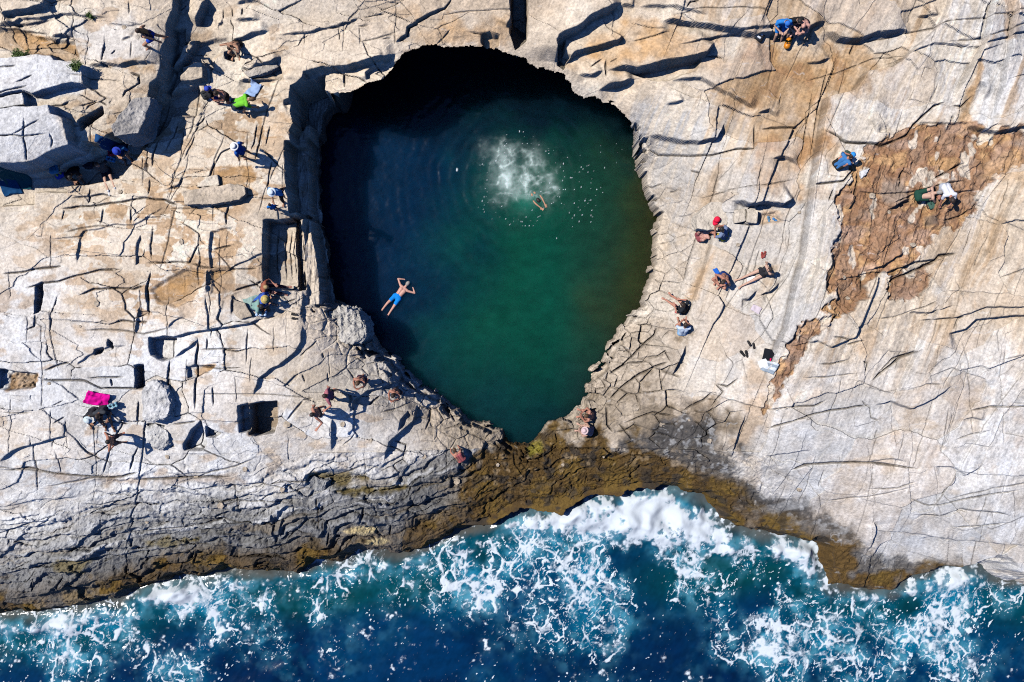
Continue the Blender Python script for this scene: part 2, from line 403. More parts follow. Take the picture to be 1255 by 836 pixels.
# ------------------------------------------------------------------ ledges, pits, cracks read off the photo
# upper left massif and its gully
UL = [(-140,232),(-40,220),(0,213),(38,209),(60,204),(84,192),(103,187),(109,177),(128,179),(141,167),(171,163),(180,143),(187,121),(189,105),(197,100),(205,83),(203,66),(209,50),(209,33),(215,15),(222,-30)]
step(UL, .8, 70, .5)
step([(a_ + 3, b_ + 4) for a_, b_ in UL[1:-3]], .25, 40, .6)
step([(1134,46),(1093,84),(1062,88),(1045,112),(1011,121),(1000,190),(985,300),(960,400),(930,470)], .8, 60)
step([(1222,-30),(1200,60),(1168,125)], .6, 40); step([(1245,-20),(1232,70),(1216,150)], .5, 26); step([(1170,-20),(1150,30),(1120,62)], .4, 40); step([(1180,160),(1150,240),(1138,290)], .3, 22); step([(1180,320),(1120,440),(1090,500)], .3, 50); step([(1255,200),(1215,300),(1190,340)], .35, 50); step([(1075,95),(1066,150),(1072,165)], .2, 30)
step([(902,195),(880,260),(862,330),(836,405)], .45, 28); step([(1010,230),(995,330),(975,400)], .35, 24)
block([(-160,222),(0,214),(55,211),(85,199),(120,184),(142,171),(166,167),(174,172),(160,192),(140,215),(110,222),(76,226),(76,233),(35,233),(35,248),(0,250),(-160,262)], -.45, 2.5)
step([(10,25),(15,20),(45,16),(58,11),(61,-10)], .55, 30)
step([(0,32),(18,31),(27,24),(51,24),(74,17),(87,17),(102,19),(133,22)], .22, 18)
block([(-30,36),(28,37),(46,46),(66,48),(89,50),(99,74),(77,75),(43,70),(15,62),(-30,60)], -.20, 2)
step([(62,45),(78,44),(92,45)], .3, 12)
block([(-30,78),(0,77),(33,74),(69,70),(77,79),(110,84),(112,109),(98,108),(85,112),(48,120),(36,116),(0,124),(-30,126)], .55, 1.2, (0, -.001))
block([(-30,127),(0,125),(37,117),(41,135),(0,139),(-30,140)], .45, 1.2)
block([(-40,141),(0,140),(74,134),(79,146),(94,152),(103,186),(82,192),(60,205),(38,209),(0,209),(-40,215)], .75, 1.4)
crack([(0,172),(20,173),(45,174),(76,172)], 1.8, .3); crack([(46,150),(46,175),(50,190),(52,206)], 2, .3); crack([(8,200),(9,180),(15,172)], 1.6, .25)
crack([(80,190),(82,180),(78,170)], 1.4, .2); crack([(30,175),(50,162),(68,153)], 1.6, .2)
crack([(0,122),(22,115),(47,110)], 2.2, .25); crack([(28,107),(54,97)], 1.4, .2); crack([(5,88),(32,86)], 1.4, .2)
crack([(52,132),(80,131),(90,125)], 1.8, .25); crack([(100,133),(115,128),(124,125)], 1.4, .2)
block([(101,150),(128,134),(131,142),(115,156),(106,162)], -.7, 2); 
crack([(140,70),(145,63)], 1.6, .2); crack([(154,124),(158,115),(176,105),(174,95),(160,90)], 2.2, .3)
step([(110,80),(128,82),(128,79),(150,83),(168,79),(200,83)], .35, 20)
step([(130,28),(150,31),(158,33),(170,30)], .12, 12); step([(150,50),(160,47),(166,48)], .14, 10)
crack([(165,50),(165,78)], 1.2, .15); crack([(160,0),(160,20)], 1.2, .15); crack([(216,10),(222,6),(226,2)], 1.6, .2)
block([(209,33),(223,33),(221,48),(232,52),(244,50),(258,46),(276,46),(282,52),(268,60),(261,72),(256,84),(248,73),(238,75),(222,88),(208,102),(200,112),(196,108),(204,85),(207,60)], -.30, 2, (.004, .0))
block([(217,78),(232,74),(249,76),(252,97),(236,101),(220,98)], .40, 1.5, (0, .002))
block([(222,52),(240,48),(236,55),(226,66),(212,80),(206,80)], .5, 2)
step([(237,29),(246,14),(252,-6)], .8, 18)
block([(274,63),(283,61),(292,70),(285,74),(275,70)], -.5, 1.5)
step([(280,50),(300,47),(312,42),(330,38)], .35, 16); step([(296,82),(306,86),(322,87)], .4, 14); step([(290,97),(310,98),(347,97)], .5, 16)
step([(310,84),(330,80),(346,70)], .5, 14); block([(310,86),(342,80),(347,97),(310,96)], -.35, 1.5)
for x in (271, 284, 297): crack([(x, 8), (x + 1, 22)], 1.5, .2)
step([(288,25),(303,26),(320,25)], .3, 10); step([(265,28),(272,27)], .2, 6); step([(290,4),(300,2),(318,3)], .25, 8)
block([(200,112),(216,106),(240,104),(243,112),(238,124),(246,134),(234,139),(205,138),(190,160),(170,170),(172,163),(182,140),(192,122)], -.40, 2.5)
step([(199,140),(225,141),(240,138),(250,139)], .2, 14); crack([(250,139),(245,148),(236,154)], 2, .25)
crack([(190,165),(184,185),(182,205)], 2, .25); crack([(214,145),(208,165),(198,185)], 1.6, .2); crack([(238,158),(232,180),(224,197)], 1.6, .2)
crack([(316,150),(312,170),(308,186)], 1.8, .25); crack([(324,150),(318,175),(312,200)], 1.8, .25); crack([(332,152),(326,182)], 1.6, .2); crack([(335,195),(330,215),(328,240)], 1.6, .2)
step([(346,127),(352,124),(368,120),(380,117),(390,114)], .5, 14); 
# top rim
crack([(486,52),(499,43),(500,34),(512,27),(527,18),(545,10),(556,-4)], 2.2, .4); step([(484,53),(499,44),(500,34),(527,18),(545,10)], .22, 24)
crack([(437,22),(460,18),(473,17)], 1.6, .2); crack([(437,33),(455,31)], 1.4, .2); crack([(468,49),(480,47)], 1.4, .15); crack([(415,30),(416,52)], 1.2, .12); crack([(440,30),(442,60)], 1.2, .12)
step([(371,104),(374,90),(394,85),(420,83),(440,81),(463,74),(486,67)], .75, 22, .65)
crack([(420,83),(422,108)], 1.8, .3); crack([(393,86),(393,94),(380,104)], 1.8, .3); step([(448,98),(448,88),(462,79),(474,74)], .35, 10)
crack([(574,40),(590,42),(602,40)], 1.6, .25); block([(590,43),(600,40),(612,44),(611,56),(598,60),(590,52)], -.5, 1.5); crack([(535,55),(545,45),(553,36)], 1.6, .2)
block([(627,-60),(645,-60),(646,40),(644,52),(632,60),(626,40)], -1.6, 1.5); step([(620,35),(628,22)], .3, 10)
# right of the top rim
step([(680,78),(684,50),(707,38),(719,28),(740,17),(762,4)], .95, 30)
step([(689,82),(704,66),(727,60),(758,53),(765,45)], .6, 22)
block([(682,55),(692,50),(690,66),(698,70),(690,84),(684,80)], -.6, 2)
step([(745,87),(778,88),(809,80),(839,74),(865,68),(878,50)], .8, 26)
block([(776,88),(812,82),(838,76),(860,72),(852,84),(820,97),(800,96),(785,92)], -.35, 2)
step([(733,112),(757,104),(779,96)], .8, 16); step([(708,92),(725,94),(740,88)], .4, 12)
step([(812,27),(832,29),(856,33),(875,37),(908,41),(930,47)], .6, 26)
step([(783,8),(814,9),(839,15),(866,23)], .25, 16); step([(760,7),(778,8)], .3, 12); crack([(839,15),(845,4),(858,1)], 2.2, .3)
crack([(770,52),(800,46),(825,37)], 1.6, .2); crack([(770,28),(800,35),(824,36)], 1.3, .15)
step([(794,166),(814,171),(855,176),(878,171),(889,150)], .55, 22); crack([(783,178),(809,190),(857,190),(875,189),(903,182),(931,182)], 2.6, .35)
step([(822,97),(860,94),(875,104),(895,116),(908,124),(925,134)], .35, 20); step([(817,128),(828,127),(839,123)], .3, 10)
crack([(865,67),(880,66),(890,70)], 2, .25); crack([(743,70),(742,100)], 2, .3); crack([(740,70),(722,84)], 1.8, .25); crack([(747,77),(757,73)], 1.8, .25)
step([(928,138),(943,134),(953,145)], .3, 12); crack([(925,150),(925,186)], 2, .3); crack([(930,157),(960,156),(985,156)], 2.4, .3)
step([(946,194),(963,192),(982,201)], .4, 12); 
crack([(884,205),(876,235),(868,258),(856,285),(845,320),(838,350)], 1.6, .15)
step([(896,248),(918,252),(940,248),(960,250),(975,240)], .8, 18); 
crack([(916,254),(914,272),(900,275)], 2.2, .3); crack([(932,256),(928,276)], 2.2, .3); crack([(900,274),(930,275)], 2, .3); block([(930,262),(955,258),(962,270),(935,274)], -.15, 2)
step([(933,363),(944,358),(958,346)], .35, 12); step([(930,356),(918,367),(910,366)][::-1], .35, 10)
crack([(788,225),(800,230),(815,223)], 1.8, .25); crack([(795,262),(810,270)], 1.6, .2); crack([(820,235),(832,234)], 2, .3); crack([(845,208),(862,212)], 1.8, .25)
# upper right slabs
step([(1012,36),(1029,47),(1052,49),(1073,42),(1118,37)], .65, 34); crack([(1052,50),(1046,64)], 2, .25)
step([(925,44),(940,42),(960,42),(985,36),(1014,24)], .55, 26)
step([(988,76),(1005,75),(1022,69)], .25, 14); crack([(1019,76),(1006,122),(994,204)], 1.7, .22); crack([(999,107),(991,150),(983,199)], 1.7, .22); crack([(956,130),(960,115)], 1.4, .15)
step([(1125,20),(1140,20),(1150,18)], .25, 10)
crack([(1004,162),(1034,176),(1062,176),(1083,178),(1111,166),(1119,153),(1144,130),(1159,125)], 3, .4); crack([(1166,130),(1180,130),(1192,117)], 2.4, .3)
step([(1186,155),(1200,160),(1222,163),(1240,158),(1258,155),(1330,150)], .45, 30); step([(1200,100),(1207,108),(1205,120)], .2, 8)
crack([(1125,100),(1130,85),(1145,86)], 1.2, .12); crack([(1163,53),(1180,58),(1190,55)], 1.4, .15)
step([(1090,163),(1075,165)], .25, 8); crack([(1040,250),(1047,232),(1050,205)], 2.5, .3)
crack([(991,229),(1012,226),(1029,224),(1047,205)], 2.6, .35); step([(1036,258),(1046,240)], .3, 10); step([(1090,255),(1103,250),(1118,243)], .45, 10); crack([(1102,235),(1106,212),(1110,205)], 2, .3)
crack([(1145,220),(1165,208),(1185,199)], 3, .35); crack([(1150,272),(1180,264),(1195,255),(1200,248)], 2.4, .3); crack([(1010,250),(1018,232)], 2.4, .3)
step([(1055,333),(1080,326),(1095,316),(1110,308)], .3, 14); crack([(1090,363),(1090,345),(1119,333),(1144,322),(1152,313),(1180,310)], 3.2, .4); crack([(1055,360),(1056,335)], 2.2, .3)
step([(1111,381),(1139,383),(1167,374)], .25, 16); step([(1160,408),(1180,404),(1193,391),(1255,387),(1330,380)], .4, 30, .6); crack([(1165,405),(1172,390),(1180,388)], 1.8, .25)
step([(1005,404),(1018,390),(1024,383)][::1], .3, 12); crack([(1000,190),(1004,165)], 1.3, .15)
# lower right slope
crack([(999,446),(1020,446),(1042,440)], 2, .25); crack([(1068,468),(1088,452),(1108,437),(1130,429)], 3.4, .4); crack([(1074,462),(1095,440),(1115,434)], 2, .25); crack([(1056,442),(1064,445),(1060,458)], 2, .25); crack([(975,464),(1015,462),(1055,457)], 1.4, .15)
crack([(1014,412),(1030,414),(1045,418)], 1.6, .2); crack([(1033,423),(1050,419),(1062,417)], 1.6, .2)
crack([(940,502),(970,499),(1000,497),(1014,491)], 2, .25); crack([(935,526),(970,517),(1001,507),(1040,500),(1073,496)], 2.4, .3); step([(1075,496),(1091,491),(1105,498),(1119,501),(1144,489),(1168,471)], .3, 14)
crack([(1185,505),(1215,499),(1255,498),(1320,500)], 2.2, .25); step([(1180,515),(1195,513),(1210,516)], .2, 8); crack([(1170,540),(1190,533),(1215,527)], 1.5, .15)
step([(935,560),(965,555),(995,552)], .18, 18); crack([(968,576),(986,570),(1047,566),(1065,567),(1090,570),(1131,576)], 2.8, .35); step([(1146,573),(1165,572),(1175,575),(1185,583),(1205,570)], .3, 14, .6)
step([(1065,566),(1090,562),(1110,566)], .2, 10); crack([(1010,575),(1004,600)], 1.4, .15); crack([(1055,490),(1068,500),(1070,512),(1080,516)], 1.8, .2)
step([(1070,640),(1072,650),(1066,672)][::-1], .3, 14); step([(1075,650),(1100,652),(1130,655),(1160,660),(1200,664),(1255,668),(1330,672)], .35, 24, .6)
step([(1130,660),(1150,658),(1158,663)], .25, 8); crack([(1110,610),(1140,620),(1170,615),(1210,606),(1255,600)], 1.6, .2); crack([(1160,646),(1200,644),(1240,640)], 1.6, .2); crack([(1060,600),(1100,598),(1125,590)], 1.5, .2)
# right of the outlet
crack([(806,398),(802,410),(783,428),(763,448),(745,460)], 2.6, .35); crack([(760,420),(772,432),(775,440)], 2, .3); step([(824,462),(832,442),(841,422)], .4, 10)
crack([(745,492),(762,474),(783,459),(800,450),(821,443)], 2.8, .35); crack([(800,440),(815,430),(822,446)], 2, .3); crack([(750,455),(770,445),(800,442)], 2.2, .3); crack([(743,493),(744,520),(752,530)], 2.4, .3)
crack([(870,500),(885,480),(873,468)], 2, .25); crack([(876,470),(890,474),(905,463)], 2, .3); crack([(760,520),(800,505),(830,510)], 2, .3); crack([(835,505),(862,490),(875,478)], 2.2, .3); 
step([(897,560),(905,530),(915,505)], .25, 14)
# left of the pool: floor edge, wall steps
step([(366,270),(364,240),(362,205),(359,180),(366,164),(375,150),(376,125)], 1.9, 46, .9)
block([(362,210),(366,165),(375,150),(389,118),(413,113),(412,140),(403,170),(400,215),(399,245),(385,250),(366,268)], -1.0, 1.5)
block([(383,166),(392,160),(396,168),(400,172),(400,176),(384,178)], 1.3, 1.2); block([(378,186),(384,184),(385,210),(385,243),(380,243),(378,215)], 1.5, 1.2); block([(385,246),(391,258),(390,275),(386,270)], 1.0, 1.5)
block([(322,270),(366,268),(370,285),(371,330),(373,356),(352,355),(340,352),(322,349)], -.85, 1.0, (0, .004))
step([(370,358),(371,330),(370,300),(370,272)], .75, 14); step([(374,400),(370,380),(371,358)], .35, 12); step([(398,378),(402,350),(410,320),(404,300)], .5, 10)
for x in (334, 345, 352, 358): crack([(x, 274), (x - 2, 310), (x + 1, 346)], 1.4, .18)
for x in (379, 386, 392): crack([(x, 275), (x + 1, 320), (x - 3, 372)], 1.8, .3)
crack([(350,356),(362,350),(368,342)], 1.6, .2); crack([(346,372),(365,366)], 1.6, .2)
# middle left floor
crack([(71,255),(90,252),(107,252),(125,249),(150,246),(165,243),(178,242),(200,244),(219,252)], 2.4, .3)
step([(219,252),(250,251),(280,248),(296,244),(303,238)], .35, 12)
crack([(0,336),(25,334),(41,330),(60,328),(77,325)], 2.2, .28); step([(53,292),(99,290),(102,284),(125,280),(143,275),(163,275),(178,268),(199,252)], .22, 24)
step([(92,323),(96,305),(99,288)], .3, 12); crack([(28,353),(51,347),(70,345),(89,338),(122,331),(150,330)], 2.2, .28); crack([(94,363),(115,354),(140,353),(163,354),(178,350)], 2.2, .28)
block([(172,290),(176,300),(172,322),(166,325),(168,300)], -.14, 1.4); crack([(185,330),(180,353),(182,370),(182,389)], 2.6, .35); step([(180,372),(180,348)], .2, 10); crack([(187,275),(185,300),(187,320)], 1.8, .2)
crack([(178,322),(196,322),(212,321),(232,322),(236,314),(246,296)], 2.2, .28); crack([(232,322),(250,327),(290,330),(318,328)], 2, .25)
block([(259,284),(278,280),(285,279),(288,290),(285,328),(257,328)], -.12, 1.4, (.002, 0), .04); crack([(258,306),(286,300)], 2, .25); step([(254,360),(254,328)], .4, 10)
crack([(278,279),(277,262),(281,250)], 2, .25); crack([(282,358),(300,352),(311,349),(322,343)], 2.4, .3)
block([(186,356),(200,345),(230,330),(252,330),(250,355),(235,365),(215,376),(195,370)], -.12, 2.5); block([(258,331),(286,329),(286,356),(259,360)], -.12, 2)
step([(184,413),(214,413),(228,408),(255,404),(285,400),(303,398),(322,391)], .6, 18, .6); step([(206,403),(214,392),(228,388)], .25, 8)
block([(42,350),(50,347),(52,360),(47,382),(42,384)], -.55, 1.3); step([(165,412),(168,392),(170,374)], .35, 10); crack([(30,405),(42,400),(43,383)], 2, .25); crack([(60,408),(62,385),(70,360)], 1.8, .2)
crack([(75,255),(74,270)], 1.6, .2); crack([(125,252),(124,278)], 1.8, .2); crack([(180,215),(181,240)], 1.8, .2); crack([(106,228),(104,250)], 2, .25); crack([(160,248),(160,275)], 1.8, .2)
step([(283,388),(285,366),(283,362)], .35, 10); step([(197,232),(220,225),(222,215)], .15, 10)
# lower left
block([(-5,452),(10,455),(44,459),(43,474),(10,478),(-5,478)], -.45, 1.4, (0, 0), .25)
crack([(51,455),(70,448),(87,443)], 2, .25); step([(92,448),(105,438),(115,433),(135,425),(155,424)], .25, 14); crack([(48,466),(75,466),(102,466),(125,476),(148,476),(173,475)], 2.6, .32); crack([(102,463),(130,462),(155,462)], 2, .25); crack([(135,463),(137,475)], 2.4, .3)
block([(116,430),(126,427),(122,434),(115,435)], -.35, 1.2); block([(131,416),(137,422),(136,428),(131,425)], -.35, 1.2)
crack([(170,490),(169,505),(169,522)], 2, .25); crack([(170,545),(163,560),(160,580)], 2, .25); crack([(135,548),(125,583)], 2, .25); crack([(5,505),(25,506),(41,506)], 1.6, .2); crack([(65,520),(80,510)], 1.8, .2); crack([(120,517),(140,517),(162,520)], 2, .25); crack([(62,498),(80,490)], 1.4, .15)
block([(166,449),(176,447),(177,474),(167,475)], -.7, 1.3); block([(184,414),(213,415),(212,438),(200,442),(186,434)], -.5, 2); crack([(208,443),(206,460),(204,484)], 2.4, .35)
step([(214,439),(228,428),(242,415)], .45, 10); crack([(241,412),(241,440),(240,475),(240,505)], 2.2, .3); crack([(260,472),(262,500)], 1.8, .25); crack([(253,412),(253,430)], 1.6, .2); crack([(302,398),(302,450)], 1.4, .2)
crack([(242,428),(270,428),(300,427)], 1.8, .22); crack([(243,450),(275,452),(300,450)], 1.8, .22); crack([(208,520),(230,518),(241,516)], 2, .25); block([(230,450),(242,448),(264,448),(258,455),(240,462),(230,463)], -.25, 1.5)
step([(0,566),(15,554),(30,547),(54,541),(70,536),(84,535)], .5, 18, .6); crack([(0,577),(33,574),(69,581),(90,582),(125,585),(150,584),(173,578)], 2.4, .3)
block([(306,496),(322,493),(340,493),(338,520),(334,531),(312,535),(305,533)], -1.15, 1.0); block([(292,498),(304,495),(304,530),(293,530)], -.6, 1.5)
block([(225,546),(235,528),(246,517),(251,545),(246,552),(226,552)], -.55, 1.8); block([(253,523),(268,532),(262,536),(252,536)], -.4, 1.3); crack([(176,520),(200,545),(215,548)], 3, .4); block([(180,520),(200,521),(195,528),(186,526)], -.5, 1.3)
step([(310,485),(320,462),(332,453),(343,448),(352,440),(360,433),(369,420),(371,398)], .45, 20)
step([(430,506),(434,490),(450,480),(473,474),(487,468)], .55, 16); step([(481,468),(479,450),(476,432)], .6, 12); step([(407,552),(408,530),(408,511)], .5, 14)
step([(472,565),(478,541),(494,526),(507,516),(511,494)], .75, 20); block([(500,505),(506,510),(500,520),(490,525),(492,515)], -.3, 2)
crack([(463,432),(470,450)], 2, .3); crack([(482,433),(495,446),(503,460)], 2.4, .35); crack([(395,432),(397,440)], 1.8, .2); crack([(402,455),(402,470)], 1.6, .2); crack([(370,458),(374,470)], 1.8, .2); crack([(424,450),(432,462),(438,475)], 1.8, .2); crack([(371,490),(383,488)], 2, .2); crack([(450,498),(458,492),(466,485)], 2, .25)
crack([(528,498),(526,515),(520,530)], 2, .3); crack([(553,485),(550,505),(560,520)], 2.2, .3); crack([(480,540),(497,545),(495,560)], 2.2, .3); step([(590,565),(592,550),(596,542)], .4, 10)
block([(377,582),(400,578),(425,578),(437,584),(452,586),(440,594),(424,597),(376,597)], -.4, 3); block([(412,602),(440,596),(470,596),(495,598),(480,604),(440,606)], -.3, 3)
crack([(163,588),(200,586),(240,585),(288,584)], 3, .3); step([(0,622),(40,613),(70,612),(95,609)], .25, 14); step([(0,643),(30,640),(60,637),(90,640)], .35, 14)
step([(225,644),(250,640),(262,648),(290,650),(305,660)], .3, 12); step([(280,655),(288,645),(310,650)], .35, 10); step([(340,672),(336,640),(334,625)], .45, 10); step([(345,658),(348,632)], .4, 8)
step([(0,703),(30,697),(65,688),(100,684),(140,680),(190,672),(240,665),(300,668),(340,672)], .5, 18, .6); step([(0,733),(40,731),(80,720),(120,712),(180,706)], .4, 14)
for x, y in ((45,705),(80,703),(155,690),(197,700),(239,672),(250,700),(405,650),(445,620),(480,640)): crack([(x, y), (x + random.uniform(-4, 4), y + 20)], 2.2, .35)
step([(440,645),(470,640),(500,648),(512,652)], .45, 12); step([(410,625),(440,618),(480,622),(540,615)], .4, 12); step([(470,632),(500,628),(545,632),(565,628)], .4, 12)

# ------------------------------------------------------------------ banks and coast
nz = fbm(U0 / 14, V0 / 14, 120, 4)
be1, be2, bea, beb = voronoi(JU / 17, JV / 13, 10, .95, 1)
JB = np.where(PEZ < -1, 1, .45) * sst(60, 25, np.abs(DP)) * np.where((V0 > 90) & (V0 < 375) & (U0 < 480), .22, np.where(U0 < 640, .55, .8))
DP = DP + JB * (11 * (bea - .5) + 4 * fbm(U0 / 7, V0 / 7, 123, 3))
nz = nz + sst(45, 6, DP) * (beb - .5) * .8
dq = np.maximum(DP, 0) + 4 * (bea - .5) * sst(0, 5, DP)
sw = 5.5 + 2.5 * vnoise(U0 / 50, V0 / 50, 122)
fl_ = np.floor(dq / sw); dq = sw * (fl_ + sst(.0, .3, dq / sw - fl_))
ZB = np.minimum(Z, PEZ + PSL * dq + .22 * nz * sst(0, 8, DP) - .12)
lowrim = sst(-.6, -1.6, PEZ)
Z = np.where(DP < 140, Z * (1 - lowrim) + ZB * lowrim, Z)
cap = SEA_Z - .15 + np.where(DC > 0, (.085 + .05 * vnoise(U0 / 35, V0 / 35, 121)) * DC + .3 * nz * sst(0, 10, DC) + .0016 * DC ** 2, .07 * DC)
Z = np.minimum(Z, cap)
Z = np.where((DP > 0) & (DC > 0), np.maximum(Z, np.where(DP < 160, POOL_Z + .04 + .03 * nz, -9)), Z)
Z = np.maximum(Z, -9.0).astype(f32)
# straight cut ledges stepping down the left wall: photo outline and height of each tread
def flat(poly, z, rough=.04):
    q = [to_ground(p, z) for p in poly]
    a = np.array(q); sl = (slice(np.searchsorted(V1, a[:, 1].min() - 4), np.searchsorted(V1, a[:, 1].max() + 4)), slice(np.searchsorted(U1, a[:, 0].min() - 4), np.searchsorted(U1, a[:, 0].max() + 4)))
    ju = U0[sl] + .6 * (JU - U)[sl]; jv = V0[sl] + .6 * (JV - V)[sl]
    d, _, _ = seg_dist(ju, jv, q, True)
    m = sst(-.8, .8, np.where(inside(ju, jv, q), d, -d))
    n = rough * (fbm(U0[sl] / 5, V0[sl] / 22, 124, 3) * 2 + fbm(U0[sl] / 30, V0[sl] / 30, 125, 2) * 2)
    Z[sl] = (Z[sl] * (1 - m) + (z + n) * m).astype(f32)
flat([(376,128),(392,120),(412,113),(413,140),(405,165),(400,182),(380,182),(374,152)], -2.5)
flat([(364,168),(375,152),(380,152),(380,184),(366,184)], -1.2)
flat([(362,184),(379,184),(380,264),(366,266),(362,212)], -1.7)
flat([(386,180),(401,180),(399,215),(398,246),(400,275),(388,275),(386,246)], -2.9)
flat([(384,164),(392,160),(393,168),(400,170),(400,178),(384,179)], -.5)
flat([(378,188),(384,185),(386,212),(385,244),(380,246),(378,215)], -.5)
flat([(366,270),(373,270),(375,330),(376,358),(370,358)], -1.6)
flat([(375,268),(391,272),(396,300),(400,330),(398,374),(378,374),(376,330)], -.9, .07)
flat([(391,272),(399,278),(406,310),(412,345),(416,366),(404,374),(399,330)], -2.5, .08)
flat([(386,248),(391,258),(390,273),(385,270)], -.7)
# take the one-cell saw teeth off
_p = np.pad(Z, 1, mode='edge')
_b = (4 * Z + 2 * (_p[1:-1, :-2] + _p[1:-1, 2:] + _p[:-2, 1:-1] + _p[2:, 1:-1]) + _p[:-2, :-2] + _p[:-2, 2:] + _p[2:, :-2] + _p[2:, 2:]) / 16
Z = (.6 * Z + .4 * _b).astype(f32)
# terrain height under a photo pixel
def ground(u, v):
    z = 0.0
    for _ in range(8):
        g = to_ground((u, v), z)
        i = np.interp(g[0], U1, np.arange(NU)); j = np.interp(g[1], V1, np.arange(NV))
        z = .3 * z + .7 * float(bil(Z, np.array([i]), np.array([j]))[0])
    return z
# ------------------------------------------------------------------ rock colours (base colours only)
def C(*a): return np.array(a, f32)
CREAM, PALE, WHITE, GREY = C(.56,.465,.355), C(.61,.535,.435), C(.61,.61,.605), C(.40,.40,.395)
TAN, ORANGE, RUSTC, SOIL = C(.40,.27,.155), C(.47,.29,.14), C(.29,.145,.07), C(.40,.235,.10)
DARK, BROWN, OLIVE, BLACK = C(.095,.088,.082), C(.092,.054,.016), C(.140,.086,.018), C(.03,.028,.026)
K = np.empty(U.shape + (3,), f32); K[:] = CREAM
def mix(c, m):
    global K
    K += (c - K) * np.clip(m, 0, 1)[..., None].astype(f32)
n1 = fbm(U / 70, V / 70, 130, 5); n2 = fbm(U / 22, V / 22, 131, 5); n3 = fbm(U / 8, V / 8, 132, 3)
mix(PALE, sst(-.1, .4, n1))
# whites: lower left, upper left blocks, lower right
wl = sst(270, 450, V + 60 * n1 - .35 * (U - 180)) * sst(640, 480, U)
mix(WHITE, wl * (.85 + .5 * n2))
ub = np.maximum(mask([(-40,76),(69,70),(112,84),(112,112),(48,122),(41,136),(80,135),(104,186),(60,208),(-40,214)], 6, 3), .6 * mask([(90,22),(160,30),(200,50),(200,80),(100,80),(80,50)], 16, 8))
mix(WHITE, ub * .9)
wr = sst(-60, 120, (V - 435) + .42 * (U - 1000) * 0.35 + 70 * n1) * sst(820, 960, U)
mix(WHITE, wr * (.72 + .5 * n2))
we = mask([(1180,-20),(1215,0),(1200,60),(1165,150),(1120,150),(1060,180),(1010,230),(1000,300),(995,390),(960,470),(925,470),(950,380),(970,300),(985,215),(1004,125),(1050,112),(1068,88),(1095,84),(1140,40)], 10, 7, 30)
mix(PALE, we * .9); mix(WHITE, we * .6 * sst(-.2, .3, STR))
mix(WHITE, mask([(1195,40),(1260,-30),(1340,-30),(1340,150),(1250,150),(1190,152),(1200,110)], 8, 6) * .6)
mix(GREY, we * sst(.1, .5, STR) * .35)
# right strata colour bands
rb_ = RIGHT * (1 - wr) 
mix(TAN, rb_ * sst(.12, .5, STR) * .75); mix(WHITE, rb_ * sst(-.12, -.45, STR) * .55)
g_ = mask([(760,115),(800,110),(870,140),(925,140),(930,180),(880,215),(860,260),(820,300),(800,250),(785,180)], 14, 12, 30)
mix(GREY, g_ * sst(-.15, .35, fbm(sp / 6, sq / 60, 133, 3) + .3 * n2) * .75); mix(PALE, g_ * sst(.1, .5, fbm(sp / 4, sq / 80, 134, 3)) * .7)
STR2 = fbm(sp / 2.6, sq / 55, 155, 4)
mix(C(.47,.43,.38), mask([(790,200),(860,180),(930,185),(930,260),(990,230),(985,330),(950,460),(880,470),(800,400),(815,330),(806,260)], 24, 18, 30) * (.55 + .6 * n2)); mix(C(.40,.31,.21), mask([(790,230),(850,215),(880,290),(850,370),(800,380)], 18, 14, 24) * sst(0, .4, n2 + .4 * STR) * .5)
mix(GREY, mask([(900,372),(935,360),(930,400),(925,440),(895,450),(900,410)], 14, 10) * .45); mix(GREY, mask([(940,400),(975,330),(985,380),(955,440),(930,470)], 10, 8) * .45)
# oranges
o1 = mask([(865,70),(930,50),(1000,60),(1100,55),(1062,88),(1045,112),(1010,120),(1000,190),(985,240),(950,240),(930,190),(925,140),(900,115),(880,90)], 16, 14, 30)
mix(ORANGE*.92, o1 * (.85 + .6 * n2)); mix(RUSTC, o1 * sst(.1, .5, n2 + .3 * STR) * .5); mix(C(.44,.33,.22), o1 * sst(.15, .45, STR) * .5)
o2 = mask([(720,50),(760,15),(800,30),(880,45),(870,65),(800,80),(760,85),(700,80)], 14, 12, 26); mix(ORANGE, o2 * (.7 + .6 * n2))
o3 = mask([(520,30),(560,25),(640,30),(620,60),(560,60),(520,60)], 12, 10); mix(ORANGE, o3 * (.5 + .6 * n2))
mix(TAN, sst(90, 0, V) * sst(900, 960, U) * sst(1180, 1120, U) * .45)
mix(TAN, mask([(420,-60),(1120,-60),(1100,30),(900,40),(760,0),(640,25),(500,40),(440,30)], 20, 15) * .28)
mix(ORANGE, mask([(1198,72),(1203,85),(1196,120),(1188,150),(1178,150),(1188,115)], 3, 3) * .8); mix(ORANGE, mask([(1225,0),(1245,0),(1238,45),(1226,40)], 4, 4) * .6)
mix(ORANGE, mask([(876,305),(868,330),(850,366),(842,364),(858,330)], 4, 3) * .6); mix(TAN, mask([(870,215),(884,200),(870,270),(850,300)], 6, 4) * .6)
mix(ORANGE, mask([(930,262),(955,258),(962,270),(935,275)], 4, 3) * .9)
mix(TAN, mask([(920,440),(945,470),(935,520),(905,560),(898,540),(915,500)], 8, 7) * .6)
